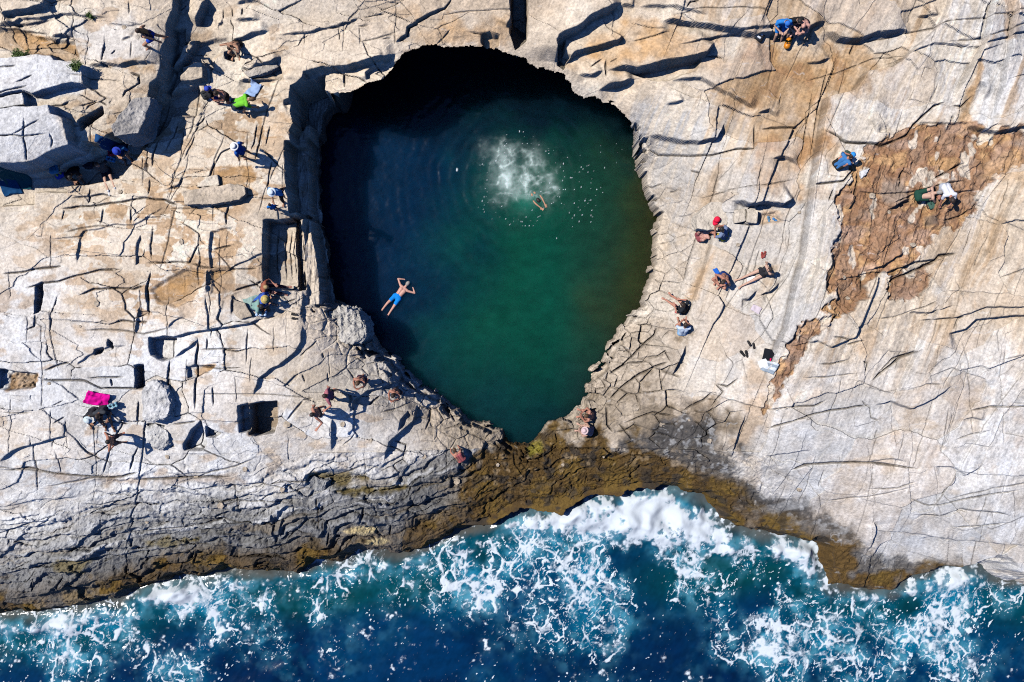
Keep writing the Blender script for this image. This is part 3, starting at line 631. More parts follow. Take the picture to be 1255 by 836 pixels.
# left mottles: iron stained patches between pale veins
mot = fbm(U / 16 + 1.2 * n2, V / 11, 140, 4)
ml = mask([(90,150),(200,140),(330,120),(362,180),(362,260),(322,270),(320,350),(250,380),(190,400),(90,390),(60,300),(100,230)], 30, 22, 40) * LEFT
mix(C(.39,.25,.135), ml * sst(.0, .12, mot) * .8); mix(PALE, ml * sst(-.05, -.25, mot) * .7)
mix(TAN, LEFT * sst(.25, .5, fbm(U / 28, V / 16, 141, 4)) * .55)
for p in ([(160,80),(198,80),(195,92),(168,93)], [(640,180),(650,182)], [(212,33),(255,38),(250,46),(225,50)], [(90,400),(110,402),(105,410),(92,410)]):
    if len(p) > 2: mix(TAN, mask(p, 4, 4) * .8)
mix(ORANGE, mask([(340,135),(358,150),(356,172),(335,175),(330,150)], 12, 10) * .5)
mix(C(.47,.40,.31), mask([(375,440),(420,430),(460,440),(480,470),(430,500),(360,520),(352,480)], 18, 10) * .9)
# soils
for p in ([(-30,36),(28,37),(46,46),(66,48),(89,50),(99,74),(77,75),(43,70),(15,62),(-30,60)], [(186,356),(200,345),(230,330),(252,330),(250,355),(235,365),(215,376),(195,370)], [(258,331),(286,329),(286,356),(259,360)], [(266,210),(310,205),(315,218),(295,225),(268,228)], [(0,458),(44,460),(43,474),(8,477)], [(306,496),(340,494),(334,531),(306,533)], [(230,450),(262,448),(240,462)]):
    mix(SOIL * (1 if p[0][0] != 306 else .55), mask(p, 2.5, 3) * (.85 + .3 * n2))
mix(C(.30,.19,.10), mask([(60,582),(180,585),(290,583),(300,590),(180,594),(100,590)], 4, 4) * .6)
# rust patch
RUST = sst(.05, .75, RUST + .45 * n3 * (RUST > .02) + .3 * n2 * (RUST > .02))
mix(RUSTC, RUST * (.9 + .3 * n2)); mix(ORANGE, RUST * sst(.05, .4, n2 + .4 * n3) * .7); mix(C(.40,.27,.20), RUST * sst(.1, .45, fbm(U / 40 + V / 60, V / 22, 142, 4)) * .7)
mix(C(.30,.24,.19), mask([(1078,225),(1110,222),(1108,250),(1085,252),(1072,240)], 6, 6) * .7); mix(PALE, RUST * sst(.36, .44, fbm(U / 16, V / 24, 143, 3)) * .8)
mix(PALE, mask([(1053,210),(1066,206),(1062,214),(1055,220)], 1.5, 1.5) * .9); mix(C(.12,.10,.085), np.maximum(mask([(1138,266),(1150,264),(1150,275),(1140,275)], 3, 3), mask([(1058,282),(1068,280),(1066,288)], 3, 3)) * .7)
mix(ORANGE, mask([(1200,200),(1255,180),(1255,215),(1215,225)], 8, 6) * .5); mix(ORANGE, mask([(1050,400),(1070,400),(1068,440),(1050,430)], 8, 6) * .45); mix(TAN, wr * sst(.22, .5, n1 + .4 * n2) * .4)
# cracked slabs, shore greys, wet rock, algae
mix(C(.37,.30,.225), CRK * (.75 + .4 * n2)); mix(C(.17,.13,.085), CRK * sst(-.2, .4, n2 + .5 * n3 + (V - 480) / 140) * .85)
mix(C(.40,.33,.25), sst(110, 30, DP) * sst(440, 530, V) * .8)
mix(C(.20,.155,.10), sst(60, 10, DP) * sst(480, 540, V) * (.5 + .7 * n2))
sh = sst(175, 95, DC + 26 * n1 + 10 * n2) * (1 - sst(700, 820, U) * .999)
mix(C(.40,.40,.40), sh * .7); mix(GREY * .54, sst(140, 78, DC + 24 * n1 + 16 * n2) * sst(720, 600, U) * (.85 + .4 * n2))
mix(C(.13,.13,.13), sst(95, 48, DC + 20 * n1 + 20 * n2 - 30 * sst(250, 420, U)) * (U < 760) * (.85 + .4 * n3)); mix(C(.24,.175,.10), sst(520, 600, U) * sst(780, 700, U) * sst(120, 60, DC) * .6)
mix(WHITE, SHORE * sst(.18, .42, lay + .25 * n3) * sst(40, 90, DC) * .55); mix(C(.21,.15,.08), SHORE * sst(-.22, -.45, lay) * .4 * (U < 760))
WETM = sst(.02, .9, WET) * sst(-.7, .15, n2 * .5 + n3 + .6 * fbm(U / 3.5, V / 3.5, 154, 2) + WET - .6); mix(C(.17,.135,.10), WET * .75); mix(DARK, WETM * .95); mix(BLACK, WETM * sst(.05, .4, n2 + .6 * n3) * .5); mix(GREY, WETM * sst(.2, .4, n3 + .3 * fbm(U / 4, V / 4, 153, 2)) * .55)
mix(BROWN, sst(.02, .3, SILL) * sst(.12, .75, SILL + .35 * n2 + .25 * n3)); mix(OLIVE, SILL * sst(.05, .35, n2 + .3 * n3) * .8); mix(BLACK, SILL * sst(.12, .4, fbm(U / 11, V / 9, 144, 4)) * .75); mix(C(.30,.22,.13), SILL * sst(.3, .5, n3) * .5)
alg = ALG * np.where(U > 1180, sst(1300, 1180, U + 60) * .9, 1)
mix(BROWN, alg * (.95 + .3 * n2)); mix(OLIVE, alg * sst(-.05, .3, n2 + .3 * n3) * .8); mix(BLACK, alg * sst(.1, .4, fbm(U / 12, V / 8, 145, 4)) * .7)
pr = mask([(1000,668),(1045,668),(1055,680),(1090,690),(1160,690),(1150,700),(1120,706),(1090,724),(1013,720),(1001,695)], 6, 6); mix(BROWN * 1.25, pr); mix(OLIVE, pr * sst(0, .3, n2) * .8)
pd = mask([(1048,676),(1090,680),(1130,690),(1125,698),(1090,704),(1045,706)], 4, 5); mix(C(.14,.135,.13), pd * .85)
for p in ([(377,582),(425,578),(452,586),(424,597),(376,597)], [(412,602),(440,596),(495,598),(480,605),(440,607)], [(60,690),(110,680),(125,684),(100,700),(70,698)], [(180,663),(250,656),(245,664),(190,668)]):
    mix(C(.125,.09,.012), mask(p, 3, 4) * .9)
mix(C(.55,.43,.20), np.maximum(mask([(420,650),(440,645),(462,646),(458,651),(430,653)], 2, 2), mask([(450,662),(478,660),(478,664),(450,666)], 1.5, 1.5)) * .8)
mix(C(.22,.19,.02), mask([(646,550),(662,545),(664,553),(650,558)], 4, 4) * .8)
# fine tone everywhere, grime in joints, veins
wr = wr * (1 - alg) * (1 - pr) * (1 - SILL)
mix(GREY * 1.05, wr * sst(.02, .42, fbm(U / 70 + .4 * n1, (V + .18 * U) / 13, 156, 4)) * .5); mix(C(.50,.40,.29), wr * sst(.2, .45, fbm(U / 40, V / 26, 157, 4)) * .5)
tone = 1 + .15 * n2 + .15 * n3 + .19 * fbm(U / 3, V / 3, 150, 2) + .20 * STR2 * np.maximum(RIGHT, .6 * sst(90, 40, V) * sst(350, 450, U)) + .10 * RUST * n3
K *= tone[..., None]
K *= (1 + LEFT * (.16 * (ra - .5) + .10 * (sa - .5) * brk2) + RIGHT * .14 * (ta - .5))[..., None]
mix(CREAM, LEFT * sst(.62, .7, rb) * .4 * (1 - SHORE)); mix(GREY * 1.15, LEFT * sst(.30, .22, rb) * .35 * sst(300, 420, V)); rfree = RIGHT * (1 - RUST) * (1 - alg) * (1 - SILL) * (1 - pr) * (1 - WET)
mix(TAN, rfree * sst(.7, .78, tb) * .28); mix(GREY * 1.1, rfree * sst(.28, .2, tb) * .3)
vein = sst(.80, .93, ridged(U / 34 + n2, V / 22, 151, 3)); mix(WHITE, vein * .35 * (1 - SHORE) * (1 - SILL))
vein2 = sst(.86, .95, ridged(U / 24, V / 40 + n2, 152, 3)); mix(C(.24,.17,.10), vein2 * .40 * (1 - wr * .6))
# darken where the ground dips below its surroundings
def blur(a, n):
    k = np.ones(2 * n + 1) / (2 * n + 1)
    c = np.cumsum(np.pad(a, ((n + 1, n), (0, 0)), mode='edge'), 0); a = (c[2 * n + 1:] - c[:-2 * n - 1]) / (2 * n + 1)
    c = np.cumsum(np.pad(a, ((0, 0), (n + 1, n)), mode='edge'), 1); return (c[:, 2 * n + 1:] - c[:, :-2 * n - 1]) / (2 * n + 1)
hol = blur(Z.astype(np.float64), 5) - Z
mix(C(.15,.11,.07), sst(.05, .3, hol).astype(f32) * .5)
mix(C(.075,.06,.048), CRT * .68)
K = np.clip(K * (1 + .12 * sst(.2, .4, K.mean(-1)))[..., None], .012, .76)
# ------------------------------------------------------------------ materials helpers
def new_mat(name):
    m = bpy.data.materials.new(name); m.use_nodes = True
    nt = m.node_tree; b = nt.nodes['Principled BSDF']
    return m, nt, b
def node(nt, t, **kw):
    n = nt.nodes.new(t)
    for k, v in kw.items():
        if k in n.inputs: n.inputs[k].default_value = v
        else: setattr(n, k, v)
    return n
def rock_material():
    m, nt, b = new_mat('weathered_rock')
    at_ = node(nt, 'ShaderNodeAttribute', attribute_name='tint')
    tc = node(nt, 'ShaderNodeTexCoord')
    n1 = node(nt, 'ShaderNodeTexNoise', Scale=11.0, Detail=9.0, Roughness=.72)
    n2 = node(nt, 'ShaderNodeTexNoise', Scale=38.0, Detail=4.0, Roughness=.6)
    nt.links.new(tc.outputs['Object'], n1.inputs['Vector']); nt.links.new(tc.outputs['Object'], n2.inputs['Vector'])
    r = node(nt, 'ShaderNodeMapRange'); r.inputs[1].default_value = .3; r.inputs[2].default_value = .7; r.inputs[3].default_value = .66; r.inputs[4].default_value = 1.3
    nt.links.new(n1.outputs['Fac'], r.inputs[0])
    vm = node(nt, 'ShaderNodeVectorMath', operation='SCALE')
    nt.links.new(at_.outputs['Color'], vm.inputs[0]); nt.links.new(r.outputs[0], vm.inputs['Scale'])
    nt.links.new(vm.outputs[0], b.inputs['Base Color'])
    ad = node(nt, 'ShaderNodeMath', operation='MULTIPLY_ADD'); ad.inputs[1].default_value = .35
    nt.links.new(n2.outputs['Fac'], ad.inputs[0]); nt.links.new(n1.outputs['Fac'], ad.inputs[2])
    bp = node(nt, 'ShaderNodeBump', Strength=.55, Distance=.06)
    nt.links.new(ad.outputs[0], bp.inputs['Height']); nt.links.new(bp.outputs[0], b.inputs['Normal'])
    b.inputs['Roughness'].default_value = .82; b.inputs['Specular IOR Level'].default_value = .25
    return m
ROCK = rock_material()

def fast_mesh(name, co, quads, mat, tint=None, attrs=None, smooth=False):
    me = bpy.data.meshes.new(name)
    nv, nf = len(co), len(quads)
    me.vertices.add(nv); me.vertices.foreach_set('co', np.ascontiguousarray(co, f32).ravel())
    me.loops.add(nf * 4); me.loops.foreach_set('vertex_index', np.ascontiguousarray(quads, np.int32).ravel())
    me.polygons.add(nf); me.polygons.foreach_set('loop_start', np.arange(0, nf * 4, 4, dtype=np.int32))
    me.polygons.foreach_set('loop_total', np.full(nf, 4, np.int32))
    me.polygons.foreach_set('use_smooth', np.full(nf, smooth))
    if tint is not None:
        a = me.attributes.new('tint', 'FLOAT_COLOR', 'POINT')
        c = np.ones((nv, 4), f32); c[:, :3] = tint
        a.data.foreach_set('color', c.ravel())
    for k, v in (attrs or {}).items():
        a = me.attributes.new(k, 'FLOAT', 'POINT'); a.data.foreach_set('value', np.ascontiguousarray(v, f32).ravel())
    me.update(calc_edges=True)
    me.materials.append(mat)
    o = bpy.data.objects.new(name, me); COL.objects.link(o)
    return o
def grid_quads(nv, nu, keep):
    idx = np.arange(nv * nu, dtype=np.int32).reshape(nv, nu)
    q = np.stack([idx[1:, :-1], idx[1:, 1:], idx[:-1, 1:], idx[:-1, :-1]], -1)[keep]
    used = np.zeros(nv * nu, bool); used[q.ravel()] = True
    remap = np.cumsum(used) - 1
    return remap[q].astype(np.int32), used

# ------------------------------------------------------------------ the rock shelf
inP = DP < 0
keep = ~(inP[1:, :-1] & inP[1:, 1:] & inP[:-1, 1:] & inP[:-1, :-1])
deep = Z < -8.6
keep &= ~(deep[1:, :-1] & deep[1:, 1:] & deep[:-1, 1:] & deep[:-1, :-1])

Q, used = grid_quads(NV, NU, keep)
co = np.stack([(U0 - CU) / S, (CV - V0) / S, Z], -1).reshape(-1, 3)[used]
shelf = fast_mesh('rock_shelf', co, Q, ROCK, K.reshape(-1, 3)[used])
shelf['kind'] = 'structure'
# pool wall below the lip: undercut along the north, so the lip overhangs the water
ring = chaikin([p for p in POOL], 2)
N = 1400
P_ = np.array(ring + [ring[0]]); L_ = np.concatenate([[0], np.cumsum(np.linalg.norm(np.diff(P_, axis=0), axis=1))])
tt = np.linspace(0, L_[-1], N, endpoint=False)
ru = np.interp(tt, L_, P_[:, 0]); rv = np.interp(tt, L_, P_[:, 1])
tu = np.roll(ru, -3) - np.roll(ru, 3); tv = np.roll(rv, -3) - np.roll(rv, 3); tl = np.hypot(tu, tv)
nu_, nv_ = tv / tl, -tu / tl             # outward for a clockwise ring in picture coordinates
wallv = []; wallc = []
rows = 26
zt = np.array([float(x) for x in bil(Z, np.interp(ru + nu_ * 3, U1, np.arange(NU)), np.interp(rv + nv_ * 3, V1, np.arange(NV)))])
over = sst(-1.5, .0, zt) * sst(240, 150, rv) * sst(400, 430, ru)
for k in range(rows):
    f = k / (rows - 1)
    z = (zt - .06) * (1 - f) + -6.2 * f
    out = 5 + over * 105 * (1 - (1 - f) ** 3) + 6 * fbm(tt / 14, np.full(N, k * .35), 160, 4) * min(1, k / 3) + (1 - over) * 3 * f
    wallv.append(np.stack([(ru + nu_ * out - CU) / S, (CV - rv - nv_ * out) / S, z + .15 * fbm(tt / 9, np.full(N, k * .5), 161, 3)], -1))
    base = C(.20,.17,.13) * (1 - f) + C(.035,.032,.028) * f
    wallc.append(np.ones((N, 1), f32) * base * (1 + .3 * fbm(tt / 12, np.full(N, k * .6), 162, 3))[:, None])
wallv = np.array(wallv).reshape(-1, 3); wallc = np.array(wallc).reshape(-1, 3)
ia = np.arange(N); ib = (ia + 1) % N
q = np.concatenate([np.stack([k * N + ia, k * N + ib, (k + 1) * N + ib, (k + 1) * N + ia], -1) for k in range(rows - 1)])
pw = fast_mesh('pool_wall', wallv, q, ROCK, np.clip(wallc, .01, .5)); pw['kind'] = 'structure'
# ------------------------------------------------------------------ sea
def water_material(name, foamy=True):
    m, nt, b = new_mat(name)
    at_ = node(nt, 'ShaderNodeAttribute', attribute_name='tint'); fo = node(nt, 'ShaderNodeAttribute', attribute_name='foam')
    tc = node(nt, 'ShaderNodeTexCoord')
    nz_ = node(nt, 'ShaderNodeTexNoise', Scale=9.0, Detail=6.0, Roughness=.7); nt.links.new(tc.outputs['Object'], nz_.inputs['Vector'])
    # break the foam up below the mesh resolution
    f1 = node(nt, 'ShaderNodeMath', operation='MULTIPLY_ADD'); f1.inputs[1].default_value = .6; f1.inputs[2].default_value = -.30
    nt.links.new(nz_.outputs['Fac'], f1.inputs[0])
    f2 = node(nt, 'ShaderNodeMath', operation='ADD'); nt.links.new(fo.outputs['Fac'], f2.inputs[0]); nt.links.new(f1.outputs[0], f2.inputs[1])
    gate = node(nt, 'ShaderNodeMapRange', interpolation_type='SMOOTHSTEP'); gate.inputs[1].default_value = .12; gate.inputs[2].default_value = .75
    nt.links.new(f2.outputs[0], gate.inputs[0])
    g2 = node(nt, 'ShaderNodeMapRange'); g2.inputs[1].default_value = .02; g2.inputs[2].default_value = .12; nt.links.new(fo.outputs['Fac'], g2.inputs[0])
    gm = node(nt, 'ShaderNodeMath', operation='MULTIPLY'); nt.links.new(gate.outputs[0], gm.inputs[0]); nt.links.new(g2.outputs[0], gm.inputs[1])
    mx = node(nt, 'ShaderNodeMix', data_type='RGBA'); mx.inputs[7].default_value = (.60, .66, .71, 1)
    nt.links.new(gm.outputs[0], mx.inputs[0]); nt.links.new(at_.outputs['Color'], mx.inputs[6]); nt.links.new(mx.outputs[2], b.inputs['Base Color'])
    rr = node(nt, 'ShaderNodeMapRange'); rr.inputs[3].default_value = .16; rr.inputs[4].default_value = .7; nt.links.new(gm.outputs[0], rr.inputs[0]); nt.links.new(rr.outputs[0], b.inputs['Roughness'])
    b.inputs['IOR'].default_value = 1.33
    return m, nt, b
SEA_MAT, _nt, _b = water_material('sea_water')
_tc = node(_nt, 'ShaderNodeTexCoord'); _w = node(_nt, 'ShaderNodeTexNoise', Scale=3.2, Detail=7.0, Roughness=.62); _nt.links.new(_tc.outputs['Object'], _w.inputs['Vector'])
_bp = node(_nt, 'ShaderNodeBump', Strength=.10, Distance=.10); _nt.links.new(_w.outputs['Fac'], _bp.inputs['Height']); _nt.links.new(_bp.outputs[0], _b.inputs['Normal'])

def axis(a, b, st, grow=28, f0=4):
    e = np.cumsum(f0 * 1.24 ** np.arange(grow)); m = np.arange(a, b, st)
    return np.concatenate([a - e[::-1], m, m[-1] + e])
su = axis(-190, 1450, 1.15); sv = np.concatenate([np.arange(560, 985, 1.15), 985 + np.cumsum(4 * 1.24 ** np.arange(28))])
SU, SV = np.meshgrid(su.astype(f32), sv.astype(f32))          # photo pixels at sea level
KS = (H - SEA_Z) / H
GU, GV = CU + (SU - CU) * KS, CV + (SV - CV) * KS             # plan coordinate
_wu = SU + 5 * fbm(SU / 22, SV / 22, 200, 4); _wv = SV + 5 * fbm(SU / 22, SV / 22, 201, 4)
_d, _s, _ = seg_dist(GU, GV, COAST)
SD = np.where(_s > 0, _d, -_d) / KS                            # distance off shore in photo pixels
SD = SD + 5 * fbm(SU / 25, SV / 25, 203, 4)
def blobs(lst):
    r = np.zeros(SU.shape, f32)
    for (u, v, a, b, p) in lst:
        r = r + p * np.exp(-((_wu - u) / a) ** 2 - ((_wv - v) / b) ** 2)
    return r
THICK = blobs([(640,640,34,15,.9),(690,632,30,20,.9),(740,630,36,24,1.1),(790,620,32,26,1.2),(830,630,34,26,1.1),(865,650,28,22,1.0),(895,668,24,14,.7),(962,672,34,14,.9),(985,684,20,22,.9),(1185,708,34,16,.7),(1150,716,30,12,.6),
   (560,668,24,8,.6),(40,768,70,10,.85),(120,754,55,9,.75),(230,724,44,13,1.0),(200,734,34,12,.85),(300,712,40,7,.5),(400,704,50,7,.45),(480,690,40,7,.5),(1010,712,10,26,.7),(1060,730,30,8,.5),(1105,724,24,8,.5),(800,650,60,18,.5),(735,790,3,2,0)])
LACE = blobs([(60,800,90,60,.8),(20,780,60,50,.5),(215,770,38,75,1.05),(150,770,40,40,.4),(250,730,60,24,.6),(290,760,60,40,.32),(350,740,60,60,.42),(370,800,50,50,.45),(300,830,60,30,.3),(450,690,50,26,.5),(440,720,60,40,.25),
   (560,690,60,26,.6),(600,700,60,40,.55),(560,730,60,30,.35),(660,680,60,50,.7),(720,690,50,60,.85),(740,740,40,50,.75),(725,790,30,22,.45),(790,680,60,30,.8),(850,680,50,30,.7),(880,700,50,30,.5),(830,720,60,40,.22),(690,760,50,50,.3),
   (935,740,22,50,.9),(965,720,28,50,.95),(940,790,36,30,.7),(905,770,40,50,.3),(990,760,30,60,.6),(1050,770,60,50,.55),(1120,760,50,50,.85),(1160,770,34,60,1.0),(1185,730,40,24,.9),(1120,820,60,30,.7),(1040,820,60,30,.35),(1000,820,60,40,.3),(900,820,50,30,.25),(1240,730,30,14,.5),(1230,820,40,30,.25),(120,830,60,30,.4)])
LACE = np.clip(LACE * .60 * (1 + 2.1 * fbm(SU / 40, SV / 52, 205, 4)) + .10 * sst(.1, .5, fbm(SU / 60, SV / 60, 206, 3)), 0, 1.3)
edge_ = np.exp(-np.clip(SD, 0, 99) / 6) * sst(-6, 2, SD) * sst(-.3, .3, fbm(SU / 30, SV / 30, 207, 3))
lx = SU + 13 * fbm(SU / 26, SV / 26, 210, 5); ly = SV + 13 * fbm(SU / 26, SV / 26, 211, 5)
foam = np.zeros(SU.shape, f32)
for (sc, amp, sd) in ((30, .75, 11), (15, .95, 12), (8.5, .85, 13), (4.6, .45, 16)):
    q1, q2, qa, qb = voronoi(lx / sc, ly / (sc * 1.5), sd, 1.0, 2)
    e = (q2 - q1) + .09 * fbm(SU / (sc * .3), SV / (sc * .3), 215 + sd, 4)
    var = sst(-.35, .45, fbm(SU / (sc * 1.6), SV / (sc * 1.6), 219 + sd, 4))
    on = np.clip(LACE * (.5 + .85 * var), 0, 1.3)
    wdt = (.012 + .062 * on ** 1.4) * (1.15 if sc < 9 else 1.55) * (.55 + .9 * sst(-.3, .5, fbm(SU / 9, SV / 9, 260 + sd, 3)))
    foam = np.maximum(foam, amp * (.45 + .55 * var) * sst(wdt * 1.7, wdt * .1, e) * sst(.05, .35, on))
spray = fbm(SU / 5, SV / 5, 222, 4)
foam = np.maximum(foam, sst(.35, 1.0, LACE - .62 + .8 * spray) * .7)
cloud = fbm(SU / 18, SV / 18, 220, 5)
foam = np.maximum(foam, sst(.25, 1.15, .95 * THICK + .75 * cloud - .08 + .85 * spray))
foam = np.maximum(foam, .6 * sst(.5, 1.2, edge_ + .8 * cloud))
# sun glints on the open water, painted as white foam flecks
ga = math.radians(-58); fp = SU * math.cos(ga) + SV * math.sin(ga); fq = -SU * math.sin(ga) + SV * math.cos(ga)
clus = sst(.05, .45, fbm(fp / 50, fq / 16, 223, 3))
fl = vnoise(fp / 4.2, fq / 1.7, 224) * .6 + vnoise(fp / 2.3, fq / 1.5, 225) * .5
foam = np.maximum(foam, sst(.56, .72, fl - .10 + .10 * clus) * (.25 + .75 * clus) * sst(0, 25, SD))
foam = np.clip(foam, 0, 1)
DEEP, NAVY, TEAL, TURQ = C(.0005,.023,.076), C(.0004,.013,.050), C(.0012,.042,.050), C(.002,.135,.235)
T = np.empty(SU.shape + (3,), f32); T[:] = DEEP
def tmix(c, m):
    global T
    T += (c - T) * np.clip(m, 0, 1)[..., None]
big = fbm(SU / 110, SV / 80, 226, 4)
tmix(NAVY, sst(-.15, .3, big))
tmix(TEAL, sst(90, 20, SD) * .85 + blobs([(830,710,70,40,.8),(900,700,50,30,.6),(400,720,60,26,.6),(330,720,60,30,.4),(500,720,80,30,.45),(60,770,90,30,.5)]))
halo = np.clip(.75 * LACE + .8 * THICK, 0, 1)
tmix(TURQ, halo * (.45 + .8 * sst(-.3, .4, fbm(SU / 24, SV / 24, 227, 4))) * (1 - blobs([(840,700,60,36,.8)])))
tmix(C(.08,.30,.40), np.clip(LACE * 1.2 + THICK, 0, 1) * sst(-.15, .5, fbm(SU / 13, SV / 13, 232, 5)) * .75)
tmix(C(.42,.54,.60), sst(.25, 1.25, THICK * .8 + LACE * .25 + .55 * cloud + .35 * spray) * .7)
tmix(C(.10,.085,.065), sst(14, 2, SD + 8 * cloud) * .75 * (1 - THICK * .6))
rip = fbm(SU / 10, SV / 7, 228, 4); T *= (1 + .28 * rip + .12 * fbm(fp / 9, fq / 3, 229, 3))[..., None]
T = np.clip(T, .0005, .4)
hz = .10 * fbm(SU / 60, SV / 34, 230, 2) + .012 * fbm(fp / 16, fq / 7, 231, 3) + np.clip(THICK, 0, 1.2) * (.34 + .30 * fbm(SU / 22, SV / 22, 221, 2)) * sst(-2, 14, SD) + .03 * foam
hz = hz * sst(-30, 4, SD + 12)
Qs, us = grid_quads(len(sv), len(su), (SD[1:, 1:] > -26) | (SV[1:, 1:] > 990))
co = np.stack([(GU - CU) / S, (CV - GV) / S, SEA_Z + hz], -1).reshape(-1, 3)[us]
sea = fast_mesh('sea', co, Qs, SEA_MAT, T.reshape(-1, 3)[us], {'foam': foam.ravel()[us]}, True); sea['kind'] = 'structure'

# ------------------------------------------------------------------ natural pool
POOL_MAT, _nt, _b = water_material('pool_water')
_b.subsurface_method = 'BURLEY'
_b.inputs['Subsurface Weight'].default_value = 1.0
_b.inputs['Subsurface Radius'].default_value = (.35, 1.0, .8); _b.inputs['Subsurface Scale'].default_value = 2.2
KP = (H - POOL_Z) / H
pu = np.arange(255, 920, 1.2); pv = np.arange(-40, 610, 1.2)
PU, PV = np.meshgrid(pu.astype(f32), pv.astype(f32))
G1, G2 = CU + (PU - CU) * KP, CV + (PV - CV) * KP
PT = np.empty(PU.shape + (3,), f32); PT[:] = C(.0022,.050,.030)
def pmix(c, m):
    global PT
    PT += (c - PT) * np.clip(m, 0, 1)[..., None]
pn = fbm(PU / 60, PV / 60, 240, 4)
pmix(C(.0008,.014,.038), sst(650, 490, PU + 40 * pn + .25 * (PV - 300)))  # dark blue towards the left: rim shade and sky reflection painted into the tint
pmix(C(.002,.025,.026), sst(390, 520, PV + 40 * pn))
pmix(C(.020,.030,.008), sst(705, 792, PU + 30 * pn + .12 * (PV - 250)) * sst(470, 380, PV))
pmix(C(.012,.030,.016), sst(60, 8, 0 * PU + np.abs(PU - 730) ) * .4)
pmix(C(.001,.008,.014), sst(225, 130, PV + 30 * pn + .12 * (PU - 640) * -1 * (PU < 640)))  # near black towards the top: wall shade and cave reflection painted in
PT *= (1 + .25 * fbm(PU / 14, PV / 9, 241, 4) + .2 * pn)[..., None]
# swimmer's splash: milky bubbles, drops and rings
def pb(lst, wob=6, sc=12):
    a = PU + wob * fbm(PU / sc, PV / sc, 242, 4); b = PV + wob * fbm(PU / sc, PV / sc, 243, 4)
    r = 0
    for (u, v, x, y, p) in lst: r = r + p * np.exp(-((a - u) / x) ** 2 - ((b - v) / y) ** 2)
    return r
milk = (.55 + 1.1 * sst(.35, .9, ridged(PU / 11, PV / 11, 249, 4))) * pb([(632,224,20,12,.62),(645,236,12,7,.4),(618,207,14,16,.45),(612,195,10,10,.3),(655,196,10,12,.35),(628,182,26,6,.22),(622,244,16,7,.2),(604,186,10,8,.2),(672,228,9,16,.3),(640,222,40,34,.06)], 9, 14) * (.6 + .9 * fbm(PU / 7, PV / 7, 244, 4) + .3)
pmix(C(.52,.64,.62), np.clip(milk * 1.6, 0, .95)); pmix(C(.01,.16,.11), np.exp(-((PU - 646) / 16) ** 2 - ((PV - 247) / 12) ** 2) * .55)
pf = np.zeros(PU.shape, f32)
rr_ = np.hypot(PU - 640, (PV - 222)); 
d1, d2, da, db = voronoi(PU / 4.2, PV / 4.2, 14, 1.0, 2)
dots = sst(.08 + .22 * da, .03, d1) * (da > .3) * (.45 + .55 * da)
d3, d4, dc, dd = voronoi(PU / 2.6 + 9, PV / 3.4, 15, 1.0, 2)
dots2 = sst(.42, .1, d3) * (dc > .5)
dens = np.clip(.4 * np.exp(-((rr_ - 46) / 15) ** 2) + pb([(702,232,16,34,.9),(728,225,10,40,.75),(668,222,16,20,.6),(712,262,24,16,.5),(645,180,30,6,.6),(608,250,14,12,.5),(640,272,16,8,.6),(690,290,14,14,.35),(688,305,6,8,.3),(755,185,6,30,.25),(740,175,10,14,.3)], 2, 8), 0, 1)
pf = np.maximum(.6 * dots * (db < dens * .12), .75 * dc * dots2 * (dd < dens ** 1.4 * .34))
pf = np.maximum(pf, .45 * sst(.55, .95, milk + .5 * fbm(PU / 4, PV / 4, 245, 3)))
pf = np.maximum(pf, np.exp(-((PU - 560) / 1.1) ** 2 - ((PV - 208) / 2.2) ** 2) * .9)
ring = np.sin(rr_ / 2.7 + .004 * rr_ ** 1.5 + 3.2 * fbm(PU / 30, PV / 30, 246, 3)) * np.exp(-rr_ / 75) * sst(30, 70, rr_)
pz = POOL_Z + .021 * ring * (.35 + sst(-.3, .4, fbm(PU / 30, PV / 30, 251, 3))) + .012 * fbm(PU / 16, PV / 10, 247, 4) + .004 * fbm(PU / 5, PV / 4, 250, 3) + .02 * np.clip(milk, 0, 1)
PT *= (1 + .34 * ring * sst(640, 560, PU) * sst(-.2, .3, fbm(PU / 26, PV / 26, 248, 3)))[..., None]  # ripple reflections painted as lighter and darker rings in the tint
pd_, _, _ = seg_dist(G1, G2, POOL, True)
pin = inside(G1, G2, POOL) | (pd_ < 26) | ((pd_ < 112) & (PV < 190))
Qp, up = grid_quads(len(pv), len(pu), pin[1:, 1:])
co = np.stack([(G1 - CU) / S, (CV - G2) / S, pz], -1).reshape(-1, 3)[up]
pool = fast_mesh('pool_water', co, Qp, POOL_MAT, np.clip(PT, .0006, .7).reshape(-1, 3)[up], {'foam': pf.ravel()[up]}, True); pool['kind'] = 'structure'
# ------------------------------------------------------------------ people
_PLAIN = {}
def plain(name, rgb, rough=.75, spec=.3, var=.12, scale=30.0):
    key = (name, tuple(rgb))
    if key in _PLAIN: return _PLAIN[key]
    m, nt, b = new_mat(name)
    tc = node(nt, 'ShaderNodeTexCoord'); n = node(nt, 'ShaderNodeTexNoise', Scale=scale, Detail=3.0)
    nt.links.new(tc.outputs['Object'], n.inputs['Vector'])
    mx = node(nt, 'ShaderNodeMix', data_type='RGBA')
    mx.inputs[6].default_value = (*[c * (1 - var) for c in rgb], 1); mx.inputs[7].default_value = (*[min(1, c * (1 + var)) for c in rgb], 1)
    nt.links.new(n.outputs['Fac'], mx.inputs[0]); nt.links.new(mx.outputs[2], b.inputs['Base Color'])
    b.inputs['Roughness'].default_value = rough; b.inputs['Specular IOR Level'].default_value = spec
    _PLAIN[key] = m
    return m
def V3(*a): return np.array(a, float)
def unit(a): return a / (np.linalg.norm(a) + 1e-9)
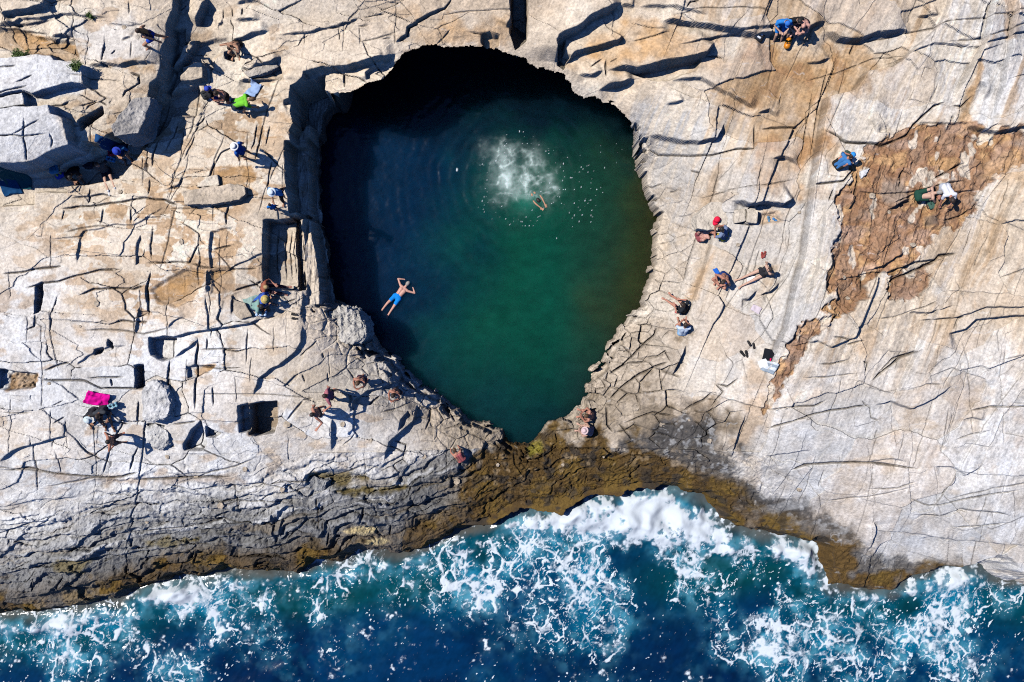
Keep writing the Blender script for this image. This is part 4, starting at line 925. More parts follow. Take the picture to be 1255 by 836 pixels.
class Blob:
    """collects overlapping tapered capsules and ellipsoids; fused into one skin by a voxel remesh"""
    def __init__(s): s.v = []; s.f = []
    def _ring(s, pts):
        b = len(s.v); n = len(pts[0])
        for r in pts: s.v.extend(map(tuple, r))
        for k in range(len(pts) - 1):
            for i in range(n):
                j = (i + 1) % n
                s.f.append((b + k * n + i, b + k * n + j, b + (k + 1) * n + j, b + (k + 1) * n + i))
        s.f.append(tuple(range(b + n - 1, b - 1, -1))); e = b + (len(pts) - 1) * n; s.f.append(tuple(range(e, e + n)))
    def cap(s, a, b, ra, rb, n=10, flat=1.0, flat_dir=None):
        a = np.array(a, float); b = np.array(b, float); d = unit(b - a)
        x = np.array(flat_dir, float) if flat_dir is not None else (V3(0, 0, 1) if abs(d[2]) < .8 else V3(1, 0, 0))
        x = unit(x - d * np.dot(x, d)); y = np.cross(d, x)
        an = np.linspace(0, 2 * np.pi, n, endpoint=False)
        circ = np.cos(an)[:, None] * x * flat + np.sin(an)[:, None] * y
        pts = []
        for t in (-.96, -.7, -.35): pts.append(a + d * ra * t + circ * ra * math.sqrt(1 - t * t))
        for t in (0, .5, 1): pts.append(a + (b - a) * t + circ * (ra + (rb - ra) * t))
        for t in (.35, .7, .96): pts.append(b + d * rb * t + circ * rb * math.sqrt(1 - t * t))
        s._ring(pts)
    def ell(s, c, ax, r, n=12):
        c = np.array(c, float); X, Y, Zz = ax
        an = np.linspace(0, 2 * np.pi, n, endpoint=False); pts = []
        for t in np.sin(np.linspace(-1.45, 1.45, 9)):
            q = math.sqrt(1 - t * t)
            pts.append(c + Zz * r[2] * t + (np.cos(an)[:, None] * X * r[0] + np.sin(an)[:, None] * Y * r[1]) * q)
        s._ring(pts)
    def mesh(s, name, voxel, smooth=3):
        me = bpy.data.meshes.new(name); me.from_pydata(s.v, [], s.f); me.update()
        o = bpy.data.objects.new(name + '_tmp', me); COL.objects.link(o)
        md = o.modifiers.new('r', 'REMESH'); md.mode = 'VOXEL'; md.voxel_size = voxel; md.use_smooth_shade = True
        if smooth:
            sm = o.modifiers.new('s', 'SMOOTH'); sm.factor = .5; sm.iterations = smooth
        dg = bpy.context.evaluated_depsgraph_get()
        out = bpy.data.meshes.new_from_object(o.evaluated_get(dg)); out.name = name
        bpy.data.objects.remove(o); bpy.data.meshes.remove(me)
        return out
def ik(a, t, l1, l2, hint):
    a = np.array(a, float); t = np.array(t, float); d = t - a; L = np.linalg.norm(d)
    mx = (l1 + l2) * .995
    if L > mx: t = a + d / L * mx; d = t - a; L = mx
    x = (l1 * l1 - l2 * l2 + L * L) / (2 * L); h = math.sqrt(max(l1 * l1 - x * x, 0))
    u = d / L; w_ = np.array(hint, float); w_ = unit(w_ - u * np.dot(w_, u))
    return a + u * x + w_ * h, t

POSES = {
 # pelvis, torso pitch, head pitch, ankles (L,R), knee hint, wrists (L,R), elbow hint
 'stand':   dict(p=(0,0,.90), t=4, h=8, a=[(-.11,.02,.08),(.11,-.02,.08)], k=(0,1,0), w=[(-.30,.06,.80),(.30,.06,.80)], e=(0,-1,0)),
 'hips':    dict(p=(0,0,.90), t=6, h=20, a=[(-.15,.02,.08),(.15,-.02,.08)], k=(0,1,0), w=[(-.19,.05,1.00),(.19,.05,1.00)], e=(0,-1,.1), eo=1),
 'phone':   dict(p=(0,0,.90), t=8, h=25, a=[(-.12,.05,.08),(.12,-.05,.08)], k=(0,1,0), w=[(-.09,.33,1.30),(.09,.33,1.30)], e=(0,-.3,-1), eo=.5),
 'reach':   dict(p=(0,0,.90), t=8, h=12, a=[(-.13,.22,.08),(.13,-.24,.08)], k=(0,1,0), w=[(-.40,.25,.78),(.28,-.05,.82)], e=(0,-1,0)),
 'stride':  dict(p=(0,0,.86), t=12, h=14, a=[(-.10,.34,.08),(.10,-.42,.12)], k=(0,1,0), w=[(-.28,-.20,.86),(.28,.24,.92)], e=(0,-1,0)),
 'out':     dict(p=(0,0,.90), t=6, h=12, a=[(-.13,.08,.08),(.13,-.08,.08)], k=(0,1,0), w=[(-.52,.20,1.12),(.30,.10,.85)], e=(0,-1,-.3)),
 'bend':    dict(p=(0,-.12,.82), t=72, h=95, a=[(-.14,.05,.08),(.14,-.05,.08)], k=(0,1,0), w=[(-.16,.55,.30),(.16,.58,.30)], e=(0,-.4,.6)),
 'sit':     dict(p=(0,0,.11), t=22, h=30, a=[(-.12,.46,.08),(.12,.46,.08)], k=(0,.3,1), w=[(-.10,.42,.40),(.10,.42,.36)], e=(0,-.4,-1), eo=.9),
 'hug':     dict(p=(0,0,.11), t=30, h=45, a=[(-.10,.40,.08),(.10,.40,.08)], k=(0,.3,1), w=[(-.04,.50,.27),(.05,.49,.30)], e=(0,-.2,-1), eo=1.2),
 'cross':   dict(p=(0,0,.11), t=26, h=40, a=[(.12,.34,.08),(-.12,.40,.09)], k=(0,.4,.5), ko=1.6, w=[(-.12,.36,.20),(.12,.36,.22)], e=(0,-.5,-.4), eo=1),
 'legs':    dict(p=(0,0,.11), t=-16, h=5, a=[(-.13,.84,.08),(.13,.80,.08)], k=(0,.1,1), w=[(-.26,-.30,.05),(.26,-.30,.05)], e=(0,-1,.2)),
 'legs_fwd':dict(p=(0,0,.11), t=18, h=30, a=[(-.13,.80,.08),(.13,.72,.08)], k=(0,.1,1), w=[(-.16,.42,.28),(.16,.42,.26)], e=(0,-.2,-1), eo=.8),
 'ledge':   dict(p=(0,0,.11), t=14, h=30, a=[(-.12,.46,-.28),(.12,.44,-.28)], k=(0,1,.6), w=[(-.12,.34,.24),(.12,.34,.24)], e=(0,-.3,-1), eo=.9),
 'crouch':  dict(p=(0,-.08,.30), t=48, h=58, a=[(-.13,.10,.08),(.13,.02,.08)], k=(0,1,.6), w=[(-.15,.58,.18),(.15,.52,.12)], e=(0,-.4,.5)),
 'hands_up':dict(p=(0,0,.16), t=26, h=40, a=[(-.13,.36,.08),(.13,.40,.08)], k=(0,.3,1), w=[(-.10,.36,.83),(.10,.30,.86)], e=(0,.5,-.4), eo=1.6),
 'swim':    dict(p=(0,0,.02), t=88, h=80, a=[(-.16,-.84,-.02),(.17,-.86,.0)], k=(0,.1,1), w=[(-.22,.74,-.05),(.24,.70,-.05)], e=(0,.1,.05), eo=2.6),
 'dive':    dict(p=(0,0,-.19), t=80, h=80, a=[(-.08,-.82,-.34),(.08,-.84,-.30)], k=(0,.1,1), w=[(-.10,1.02,-.02),(.12,.98,-.03)], e=(0,0,.5), eo=.8),
 'prone':   dict(p=(0,0,.12), t=70, h=50, a=[(-.12,-.82,.07),(.12,-.80,.07)], k=(0,.1,1), w=[(-.16,.66,.06),(.16,.70,.06)], e=(0,-.4,-.2), eo=1.4),
}
SKIN = {'fair': (.52,.32,.235), 'tan': (.40,.215,.135), 'red': (.44,.20,.135), 'brown': (.27,.135,.08), 'pink': (.55,.30,.24)}
HAIRC = {'black': (.018,.015,.014), 'dark': (.035,.022,.016), 'brown': (.09,.05,.025), 'blond': (.40,.27,.12), 'grey': (.30,.28,.26)}
def sub(a, b, t): return a + (b - a) * t
def ground_world(x, y):
    i = np.interp(x * S + CU, U1, np.arange(NU)); j = np.interp(CV - y * S, V1, np.arange(NV))
    return float(bil(Z, np.array([i]), np.array([j]))[0])
def smooth_all(me):
    me.polygons.foreach_set('use_smooth', np.ones(len(me.polygons), bool))
def lathe(prof, n=20):
    v = []; f = []
    for r, z in prof:
        for i in range(n):
            a_ = 2 * math.pi * i / n; v.append((r * math.cos(a_), r * math.sin(a_), z))
    for k in range(len(prof) - 1):
        for i in range(n):
            j = (i + 1) % n; f.append((k * n + i, k * n + j, (k + 1) * n + j, (k + 1) * n + i))
    f.append(tuple(range((len(prof) - 1) * n, len(prof) * n)))
    return v, f
def child_mesh(name, me, mat, parent, smooth=True):
    me.materials.clear(); me.materials.append(mat)
    if smooth: smooth_all(me)
    o = bpy.data.objects.new(name, me); COL.objects.link(o); o.parent = parent
    return o

def person(u, v, face, pose, label, skin='tan', hair='dark', long_hair=False, top=None, bottom=None, suit=None, hat=None, cap=None, scale=1.0, group=None, z=None, shoes=None, female=False, settle=True, twist=None):
    P = dict(POSES[pose]); 
    if twist: P.update(twist)
    z0 = ground(u, v) if z is None else z
    base = at(u, v, z0)
    fx, fy = face[0], -face[1]; yaw = math.atan2(fy, fx) - math.pi / 2
    cy, sy_ = math.cos(yaw), math.sin(yaw)
    sc = scale * 1.07
    pel = V3(*P['p'])
    th, hh = math.radians(P['t']), math.radians(P['h'])
    Up = V3(0, math.sin(th), math.cos(th)); Fw = V3(0, math.cos(th), -math.sin(th)); X = V3(1, 0, 0)
    hUp = V3(0, math.sin(hh), math.cos(hh)); hFw = V3(0, math.cos(hh), -math.sin(hh))
    sw, hw = (.165, .10) if female else (.185, .095)
    belly = pel + Up * .17; chest = pel + Up * .36; nb = pel + Up * .50
    head = nb + sub(Up, hUp, .6) * .10 + hUp * .085 + hFw * .02
    sh = [nb - X * sw - Up * .05, nb + X * sw - Up * .05]; hp = [pel - X * hw - Up * .02, pel + X * hw - Up * .02]
    ank = []; kne = []; wri = []; elb = []
    for i, sgn in ((0, -1), (1, 1)):
        a = V3(*P['a'][i])
        if settle and pose not in ('swim', 'dive'):
            wx_ = base.x + (a[0] * cy - a[1] * sy_) * sc; wy_ = base.y + (a[0] * sy_ + a[1] * cy) * sc
            a[2] += max(-.3, min(.3, (ground_world(wx_, wy_) - z0) / sc))
        k, a = ik(hp[i], a, .43, .42, V3(*P['k']) + X * sgn * P.get('ko', .15))
        kne.append(k); ank.append(a)
        e, w_ = ik(sh[i], V3(*P['w'][i]), .29, .26, V3(*P['e']) + X * sgn * P.get('eo', .35))
        elb.append(e); wri.append(w_)
    b = Blob()
    fat = 1.0 if not female else .93
    for sgn in (-1, 1):
        b.cap(pel + X * sgn * .055, belly + X * sgn * .05, .105, .095 * fat); b.cap(belly + X * sgn * .05, chest + X * sgn * .07, .095 * fat, .10 * fat); b.cap(chest + X * sgn * .07, nb + X * sgn * .08 - Up * .07, .10 * fat, .06)
    b.cap(hp[0] * .9 + hp[1] * .1, hp[1] * .9 + hp[0] * .1, .10, .10)
    b.cap(sh[0] * .93 + sh[1] * .07, sh[1] * .93 + sh[0] * .07, .062, .062)
    if female:
        for sgn in (-1, 1): b.ell(chest + X * sgn * .075 + Fw * .085, (X, Fw, Up), (.062, .055, .06))
    b.cap(nb - Up * .03, head - hUp * .05, .056, .050)
    hx = (X, hFw, hUp)
    b.ell(head, hx, (.076, .094, .112)); b.ell(head - hUp * .055 + hFw * .025, hx, (.055, .066, .062))
    b.cap(head + hFw * .085 + hUp * .008, head + hFw * .104 - hUp * .026, .011, .016, 8)
    for sgn in (-1, 1): b.ell(head + X * sgn * .078 - hFw * .008, hx, (.012, .022, .032), 8)
    for i, sgn in ((0, -1), (1, 1)):
        b.cap(sh[i], elb[i], .052, .038); b.cap(elb[i], wri[i], .039, .026); b.cap(sub(elb[i], wri[i], .12), sub(elb[i], wri[i], .45), .041, .036)
        d = unit(wri[i] - elb[i])
        nrm = unit(np.cross(d, X * sgn) + 1e-3) if abs(np.dot(d, X)) < .9 else V3(0, 0, 1)
        side = unit(np.cross(d, nrm))                         # across the palm
        if np.dot(side, Up * .5 + Fw) < 0: side = -side       # thumb side forward
        pal = np.cross(side, d)
        for q in (-.5, 0, .5): b.cap(wri[i] + side * q * .036, wri[i] + d * .085 + side * q * .056, .019, .016, 8, .8, pal)
        for q, L in ((-1, .058), (-.33, .074), (.33, .080), (1, .072)):
            k0 = wri[i] + d * .085 + side * q * .036; d1_ = unit(d + side * q * .14 + pal * .22); k1 = k0 + d1_ * L * .55; k2 = k1 + unit(d1_ + pal * .55) * L * .5
            b.cap(k0 - d * .02, k1, .0105, .0098, 8); b.cap(k1, k2, .0098, .0088, 8)
        t0 = wri[i] + d * .022 + side * .03; t1 = t0 + unit(d * .6 + side * .8 + pal * .3) * .042; b.cap(t0, t1, .0135, .0115, 8); b.cap(t1, t1 + unit(d + side * .25 + pal * .4) * .034, .0115, .0098, 8)
        b.cap(hp[i], kne[i], .088, .056); b.cap(kne[i], ank[i], .054, .036)
        ld = unit(ank[i] - kne[i]); bk = unit(np.cross(np.cross(ld, Fw + V3(0, .3, 0)), ld)); b.cap(sub(kne[i], ank[i], .18) - bk * .014, sub(kne[i], ank[i], .5) - bk * .012, .050, .040)
        if pose in ('swim', 'dive', 'prone'): fd = unit(ld * .9 + V3(X[0] * sgn * .2, 0, -.35))
        else: fd = unit(V3(sgn * .25, 1, -.02))
        heel = ank[i] - fd * .035 - V3(0, 0, .045) * (pose not in ('swim', 'dive', 'prone')); toe = heel + fd * .185 - V3(0, 0, .004)
        b.cap(heel, sub(heel, toe, .72), .036, .036, 10, .85, (0, 0, 1)); b.cap(ank[i], sub(heel, toe, .5), .034, .03)
        for q in range(5): b.cap(sub(heel, toe, .66) + unit(np.cross(fd, V3(0, 0, 1))) * (q - 2) * .0165, sub(heel, toe, 1.06 - .03 * abs(q - 1.5)) + unit(np.cross(fd, V3(0, 0, 1))) * (q - 2) * .0175, .0135, .0115, 6)
    me = b.mesh('person_body', .0115)
    sk = SKIN[skin]
    me.materials.clear()
    me.materials.append(plain('skin_' + skin, sk, .55, .35, .10, 14.0)); me.materials.append(plain('eye_and_brow', (.03, .02, .018), .4)); me.materials.append(plain('lips', (sk[0] * .85, sk[1] * .6, sk[2] * .6), .5))
    nf = len(me.polygons); cen = np.empty(nf * 3, f32); me.polygons.foreach_get('center', cen); cen = cen.reshape(-1, 3)
    rel = cen - head; lx_ = rel @ X; ly_ = rel @ hFw; lz_ = rel @ hUp
    mi = np.zeros(nf, np.int32)
    mi[(ly_ > .06) & (((np.abs(lx_) - .030) / .016) ** 2 + ((lz_ - .012) / .009) ** 2 < 1)] = 1
    mi[(ly_ > .05) & (((np.abs(lx_) - .030) / .022) ** 2 + ((lz_ - .036) / .006) ** 2 < 1)] = 1
    mi[(ly_ > .05) & ((lx_ / .026) ** 2 + ((lz_ + .062) / .010) ** 2 < 1)] = 2
    me.polygons.foreach_set('material_index', mi); smooth_all(me)
    o = bpy.data.objects.new('person', me); COL.objects.link(o)
    o.location = base; o.rotation_euler = (0, 0, yaw); o.scale = (sc, sc, sc)
    o['label'] = label; o['category'] = 'person'
    if group: o['group'] = group
    # hair
    if hair:
        hb = Blob(); hb.ell(head - hFw * .016 + hUp * .018, hx, (.086, .094, .108)); hb.ell(head - hFw * .04 - hUp * .02, hx, (.074, .064, .085))
        if long_hair:
            for q in (-.045, 0, .045): hb.cap(head - hFw * .06 + X * q - hUp * .03, nb - Fw * .11 + X * q * 1.6 - Up * .20, .045, .026)
        child_mesh('hair', hb.mesh('hair', .014, 2), plain('hair_' + hair, HAIRC[hair], .6, .4, .3, 60.0), o)
    def garment(name, build, rgb, voxel=.016):
        g = Blob(); build(g); child_mesh(name, g.mesh(name, voxel, 2), plain('cloth', rgb, .85, .15, .14, 25.0), o)
    def g_torso(g, lo=0.0, k=.016):
        for sgn in (-1, 1):
            g.cap(sub(pel, belly, lo) + X * sgn * .055, belly + X * sgn * .05, .105 + k, .098 + k); g.cap(belly + X * sgn * .05, chest + X * sgn * .07, .098 + k, .10 + k); g.cap(chest + X * sgn * .07, nb + X * sgn * .08 - Up * .07, .10 + k, .06 + k * .6)
        if female:
            for sgn in (-1, 1): g.ell(chest + X * sgn * .075 + Fw * .087, (X, Fw, Up), (.072, .063, .068))
    if top:
        def f(g):
            g_torso(g); g.cap(sh[0] * .93 + sh[1] * .07, sh[1] * .93 + sh[0] * .07, .076, .076)
            for i in (0, 1): g.cap(sh[i], sub(sh[i], elb[i], .62), .068, .060)
        garment('shirt', f, top)
    if suit:
        def f(g):
            g_torso(g, 0, .012); g.cap(hp[0], hp[1], .108, .108)
        garment('swimsuit', f, suit)
    if bottom:
        rgb, ln = bottom
        def f(g):
            g.cap(hp[0], hp[1], .116, .116); g.cap(pel, sub(pel, belly, .35), .12, .115, 14)
            for sgn in (-1, 1): g.cap(pel + X * sgn * .05, sub(pel, belly, .4) + X * sgn * .05, .118, .11)
            for i in (0, 1):
                if ln > 1: g.cap(hp[i], kne[i], .102, .070); g.cap(kne[i], sub(kne[i], ank[i], ln - 1), .070, .056)
                else: g.cap(hp[i], sub(hp[i], kne[i], ln), .104, .104 - .03 * ln)
        garment('trousers' if ln > 1 else ('shorts' if ln > .25 else 'swim_briefs'), f, rgb)
    if shoes:
        for i in (0, 1):
            g = Blob(); fd = unit(V3((-1, 1)[i] * .25, 1, -.02)); hl = ank[i] - fd * .04 - V3(0, 0, .045); g.cap(hl, hl + fd * .19, .047, .045, 10, .9, (0, 0, 1)); g.cap(ank[i], hl + fd * .08, .046, .045)
            child_mesh('shoe', g.mesh('shoe', .014, 2), plain('shoe', shoes, .6), o)
    if hat or cap:
        R = Matrix((tuple(X), tuple(hFw), tuple(hUp))).transposed().to_4x4(); R.translation = Vector(head + hUp * .035)
        if hat:
            v_, f_ = lathe([(.158, -.012), (.156, -.004), (.125, .004), (.098, .014), (.094, .06), (.084, .092), (.05, .108), (.012, .111)], 24)
            nm, rgb = 'sun_hat', hat
        else:
            v_, f_ = lathe([(.094, 0), (.096, .03), (.088, .066), (.062, .092), (.03, .104), (.008, .107)], 20)
            b0 = len(v_)
            for q in range(7):
                aa = math.radians(-52 + q * 104 / 6); v_ += [(.093 * math.sin(aa), .093 * math.cos(aa), .012), (.10 * math.sin(aa), .10 * math.cos(aa) + .075 * math.cos(aa * 1.2), .0)]
            for q in range(6): f_.append((b0 + 2 * q, b0 + 2 * q + 1, b0 + 2 * q + 3, b0 + 2 * q + 2))
            nm, rgb = 'cap', cap
        hm = bpy.data.meshes.new(nm); hm.from_pydata([tuple(R @ Vector(p)) for p in v_], [], f_); hm.update()
        child_mesh(nm, hm, plain('hat_cloth', rgb, .8), o)
    return o

ROYAL, SKYB, WHITEC, BLACKC, NAVYC, LIME, GREENC, KHAKI = (.012,.06,.42), (.10,.36,.72), (.74,.75,.77), (.012,.012,.014), (.02,.03,.07), (.17,.54,.04), (.02,.07,.045), (.17,.14,.09)
PEOPLE = [
 dict(u=195,v=53,face=(-1,.35),pose='stride',label='woman with long dark hair and royal blue swim shorts striding along the upper left rock',skin='tan',hair='dark',long_hair=True,bottom=(ROYAL,.35),top=None,female=True,suit=(.02,.02,.05)),
 dict(u=292,v=55,face=(-.3,1),pose='hands_up',label='tanned person crouching with hands raised to their dark hair beside a dark rock hollow',skin='tan',hair='dark',bottom=(BLACKC,.2)),
 dict(u=268,v=124,face=(1,-.5),pose='stand',label='standing person in a blue cap, black vest and royal blue shorts',skin='pink',hair='dark',cap=(.03,.06,.40),top=(.02,.02,.025),bottom=(ROYAL,.5)),
 dict(u=283,v=123,face=(-.6,1),pose='phone',label='sunburnt bare chested man with dark shorts beside the person in the blue cap',skin='red',hair='dark',bottom=((.06,.035,.025),.5)),
 dict(u=300,v=133,face=(1,-.2),pose='bend',label='person in a lime green shirt bending over on the upper left rock',skin='tan',hair='brown',top=LIME,bottom=((.04,.05,.06),.6)),
 dict(u=305,v=191,face=(-1,-.3),pose='stand',label='standing man in a royal blue shirt and a white sun hat',skin='tan',hair='brown',hat=WHITEC,top=(.012,.085,.36),bottom=(KHAKI,.6)),
 dict(u=348,v=240,face=(-.5,.9),pose='reach',label='adult in a light blue shirt, white hat and dark trousers reaching down to a child',skin='tan',hair='brown',hat=(.62,.70,.80),top=(.12,.33,.66),bottom=((.03,.028,.03),1.7),twist=dict(w=[(-.28,.05,.82),(-.12,.52,.72)])),
 dict(u=339,v=257,face=(-.3,-1),pose='stand',label='small child in a blue shirt holding the hand of an adult by the pool wall',skin='red',hair='dark',top=(.02,.17,.50),bottom=(NAVYC,.4),scale=.62),
 dict(u=324,v=352,face=(1,.15),pose='legs_fwd',label='blond seated person with dark leggings stretched out above the yellow hat',skin='red',hair='blond',bottom=((.05,.025,.035),1.8),top=(.30,.10,.06),female=True),
 dict(u=321,v=366,face=(1,.2),pose='sit',label='seated person in a yellow sun hat and blue top on the left ledge',skin='tan',hair='brown',hat=(.60,.45,.14),top=(.04,.09,.38),bottom=((.03,.06,.20),1.6)),
 dict(u=313,v=375,face=(1,.1),pose='hug',label='seated person with black hair and a pale green top below the yellow hat',skin='brown',hair='black',top=(.22,.36,.31),bottom=(NAVYC,.6)),
 dict(u=116,v=503,face=(.25,1),pose='sit',label='seated person in a white sun hat and dark top in front of the magenta towel',skin='brown',hair='brown',hat=(.60,.70,.72),top=(.03,.03,.035),bottom=((.05,.05,.06),.4),twist=dict(a=[(-.14,.55,.08),(.30,.50,.08)])),
 dict(u=129,v=500,face=(.1,1),pose='legs_fwd',label='person in dark clothes sitting with knees parted at the right end of the magenta towel',skin='brown',hair='dark',top=(.05,.055,.065),bottom=((.02,.02,.03),.5)),
 dict(u=150,v=537,face=(.9,-.2),pose='hips',label='bare chested man standing hands on hips below the magenta towel',skin='red',hair='black',bottom=((.16,.09,.075),.55)),
 dict(u=448,v=463,face=(-.4,1),pose='phone',label='bare chested man with dark shorts standing nearest the pool on the lower left rim',skin='red',hair='brown',bottom=((.06,.03,.05),.5)),
 dict(u=411,v=482,face=(-1,.1),pose='out',label='person in a dusty pink top and dark green shorts on the lower left rim',skin='red',hair='dark',top=(.40,.14,.17),bottom=((.045,.05,.035),.5),female=True),
 dict(u=396,v=503,face=(-1,.45),pose='out',label='bare chested man with an arm held out, lowest of the lower left rim group',skin='red',hair='black',bottom=((.20,.10,.08),.5)),
 dict(u=490,v=478,face=(-.5,.9),pose='phone',label='man looking at a white phone on the ledge below the pool side crack',skin='red',hair='dark',bottom=((.03,.03,.04),.5)),
 dict(u=565,v=560,face=(-.5,-.8),pose='crouch',label='person in pink swimwear crouching on the cracked rock by the pool tip',skin='red',hair='brown',suit=(.45,.12,.12),scale=.9,female=True),
 dict(u=726,v=509,face=(-1,-.12),pose='sit',label='upper of two people seated side by side at the pool outlet, bare shouldered',skin='red',hair='brown',bottom=((.30,.14,.10),.3)),
 dict(u=724,v=528,face=(-1,-.25),pose='sit',label='lower of two people seated at the pool outlet, in a pale pink sun hat',skin='fair',hair='brown',hat=(.62,.46,.46),suit=(.50,.30,.28),female=True),
 dict(u=839,v=380,face=(-.9,-.75),pose='legs_fwd',label='person dressed in black sitting with legs out toward the pool between red sandals',skin='red',hair='dark',top=(.018,.022,.028),bottom=((.02,.02,.026),.6)),
 dict(u=836,v=408,face=(.0,-1),pose='sit',label='person in a white and blue shirt sitting with feet pointing up the rock',skin='red',hair='dark',top=(.55,.64,.76),bottom=((.24,.42,.62),.6)),
 dict(u=856,v=291,face=(1,-.45),pose='hug',label='pink bare backed person hunched beside the man in the grey blue shirt',skin='pink',hair='dark',bottom=((.30,.08,.09),.5)),
 dict(u=887,v=290,face=(-.8,-.6),pose='sit',label='man in a grey blue shirt and yellow shorts sitting below a big square block',skin='red',hair='black',top=(.17,.22,.34),bottom=((.62,.50,.06),.6)),
 dict(u=888,v=338,face=(-.6,.8),pose='cross',label='bare chested man sitting cross legged alone on the right rim',skin='red',hair='dark',bottom=((.015,.04,.16),.5)),
 dict(u=933,v=334,face=(-1,.5),pose='legs',label='woman with dark hair sitting beside a white towel on the right rim',skin='fair',hair='dark',suit=(.03,.03,.035),female=True),
 dict(u=957,v=29,face=(.05,1),pose='ledge',label='person in a blue cap and bright blue clothes sitting on the top right ledge',skin='fair',hair='brown',cap=(.03,.16,.55),top=(.03,.22,.62),bottom=((.02,.20,.60),.7)),
 dict(u=971,v=27,face=(.15,1),pose='ledge',label='black haired woman in a black top sitting between two people on the top right ledge',skin='fair',hair='black',top=(.015,.015,.017),bottom=((.015,.015,.02),.5),female=True),
 dict(u=984,v=27,face=(-.45,.9),pose='hug',label='sunburnt bald bare chested man sitting on the top right ledge',skin='pink',hair=None,bottom=((.05,.04,.04),.5)),
 dict(u=1025,v=203,face=(.75,-.55),pose='hug',label='person in a bright blue cap sitting alone beside the rust coloured patch',skin='red',hair='dark',cap=(.03,.27,.68),top=(.05,.18,.42),bottom=((.03,.025,.02),.5)),
 dict(u=1124,v=241,face=(1,-.12),pose='crouch',label='bare backed man in dark green shorts crouching on the rust coloured rock',skin='fair',hair='grey',bottom=((.015,.06,.04),.75),twist=dict(t=66,w=[(-.16,.66,.10),(.16,.62,.08)])),
 dict(u=1154,v=233,face=(.1,1),pose='crouch',label='person in a white shirt with dark hair crouching on the rust coloured rock',skin='red',hair='dark',top=(.72,.73,.77),bottom=((.40,.42,.46),.5)),
 dict(u=487,v=364,face=(.62,-.78),pose='swim',label='swimmer in bright blue trunks floating face down in the green pool',skin='pink',hair='grey',bottom=((.005,.22,.68),.55),z=POOL_Z+.03),
 dict(u=647,v=229,face=(.62,.78),pose='dive',label='swimmer gliding out of the white splash in the pool',skin='tan',hair='black',bottom=((.12,.10,.09),.4),z=POOL_Z+.05),
 dict(u=131,v=210,face=(.45,1),pose='legs',label='person in the gully shade with only legs and white shoes in the sun',skin='fair',hair='dark',top=(.16,.12,.10),bottom=((.03,.03,.04),.5),shoes=(.66,.66,.66)),
 dict(u=151,v=180,face=(.2,1),pose='sit',label='person in a deep blue hat sitting in the shade under the tilted boulder',skin='tan',hair='dark',hat=(.02,.05,.42),top=(.03,.14,.34),bottom=(NAVYC,.6)),
 dict(u=92,v=208,face=(.3,1),pose='hug',label='person in black sitting in deep shade under the white slab',skin='brown',hair='black',top=(.015,.014,.016),bottom=((.02,.02,.03),.5)),
]
for q in PEOPLE: person(**q)
# ------------------------------------------------------------------ things people brought, plants, loose rock
def tagit(o, label, cat, group=None):
    o['label'] = label; o['category'] = cat
    if group: o['group'] = group
    return o
def place(o, u, v, rot=0, lift=0):
    z = ground(u, v); o.location = at(u, v, z + lift); o.rotation_euler = (0, 0, math.radians(rot)); return o
def mesh_obj(name, v, f, mat, smooth=True, parent=None):
    me = bpy.data.meshes.new(name); me.from_pydata([tuple(map(float, p)) for p in v], [], f); me.update(); me.materials.append(mat)
    if smooth: smooth_all(me)
    o = bpy.data.objects.new(name, me); COL.objects.link(o)
    if parent: o.parent = parent
    return o
def blob_obj(name, fn, mat, voxel=.018, parent=None, smooth=3):
    b = Blob(); fn(b); me = b.mesh(name, voxel, smooth); me.materials.clear(); me.materials.append(mat); smooth_all(me)
    o = bpy.data.objects.new(name, me); COL.objects.link(o)
    if parent: o.parent = parent
    return o
def empty(name): 
    o = bpy.data.objects.new(name, None); COL.objects.link(o); return o
def towel(u, v, w, h, rot, rgb, label, fold=.05, seed=1, stripe=None):
    """a cloth dropped on the rock: follows the ground with folds and a crumpled hem"""
    nx, ny = max(8, int(w / .035)), max(8, int(h / .035))
    c0 = at(u, v, ground(u, v)); r = math.radians(rot); vs = []; gz = []
    for j in range(ny + 1):
        for i in range(nx + 1):
            x = (i / nx - .5) * w; y = (j / ny - .5) * h
            n = float(fbm(np.array([x * 5 + seed * 3.3]), np.array([y * 5 + seed]), 300, 3)[0]); n2_ = float(fbm(np.array([x * 3 + seed]), np.array([y * 3 + 9.1]), 301, 2)[0])
            x += .12 * n2_ * w; y += .12 * n * h
            X_, Y_ = x * math.cos(r) - y * math.sin(r), x * math.sin(r) + y * math.cos(r)
            g = ground_world(c0.x + X_, c0.y + Y_) - c0.z
            vs.append([X_, Y_, g]); gz.append(.03 + fold * (n + .6))
    arr = np.array(vs); m = blur(arr[:, 2].reshape(ny + 1, nx + 1), 2); arr[:, 2] = np.maximum(m.ravel(), arr[:, 2] - .02) + np.array(gz)
    f = [(j * (nx + 1) + i, j * (nx + 1) + i + 1, (j + 1) * (nx + 1) + i + 1, (j + 1) * (nx + 1) + i) for j in range(ny) for i in range(nx)]
    o = mesh_obj('towel', arr, f, plain('towel_cloth', rgb, .9, .1, .15, 12.0))
    sd = o.modifiers.new('thick', 'SOLIDIFY'); sd.thickness = .012
    if stripe:
        o.data.materials.append(plain('towel_stripe', stripe, .9)); 
        for p in o.data.polygons:
            if (p.index // nx // 3) % 2: p.material_index = 1
    o.location = c0
    return tagit(o, label, 'towel')
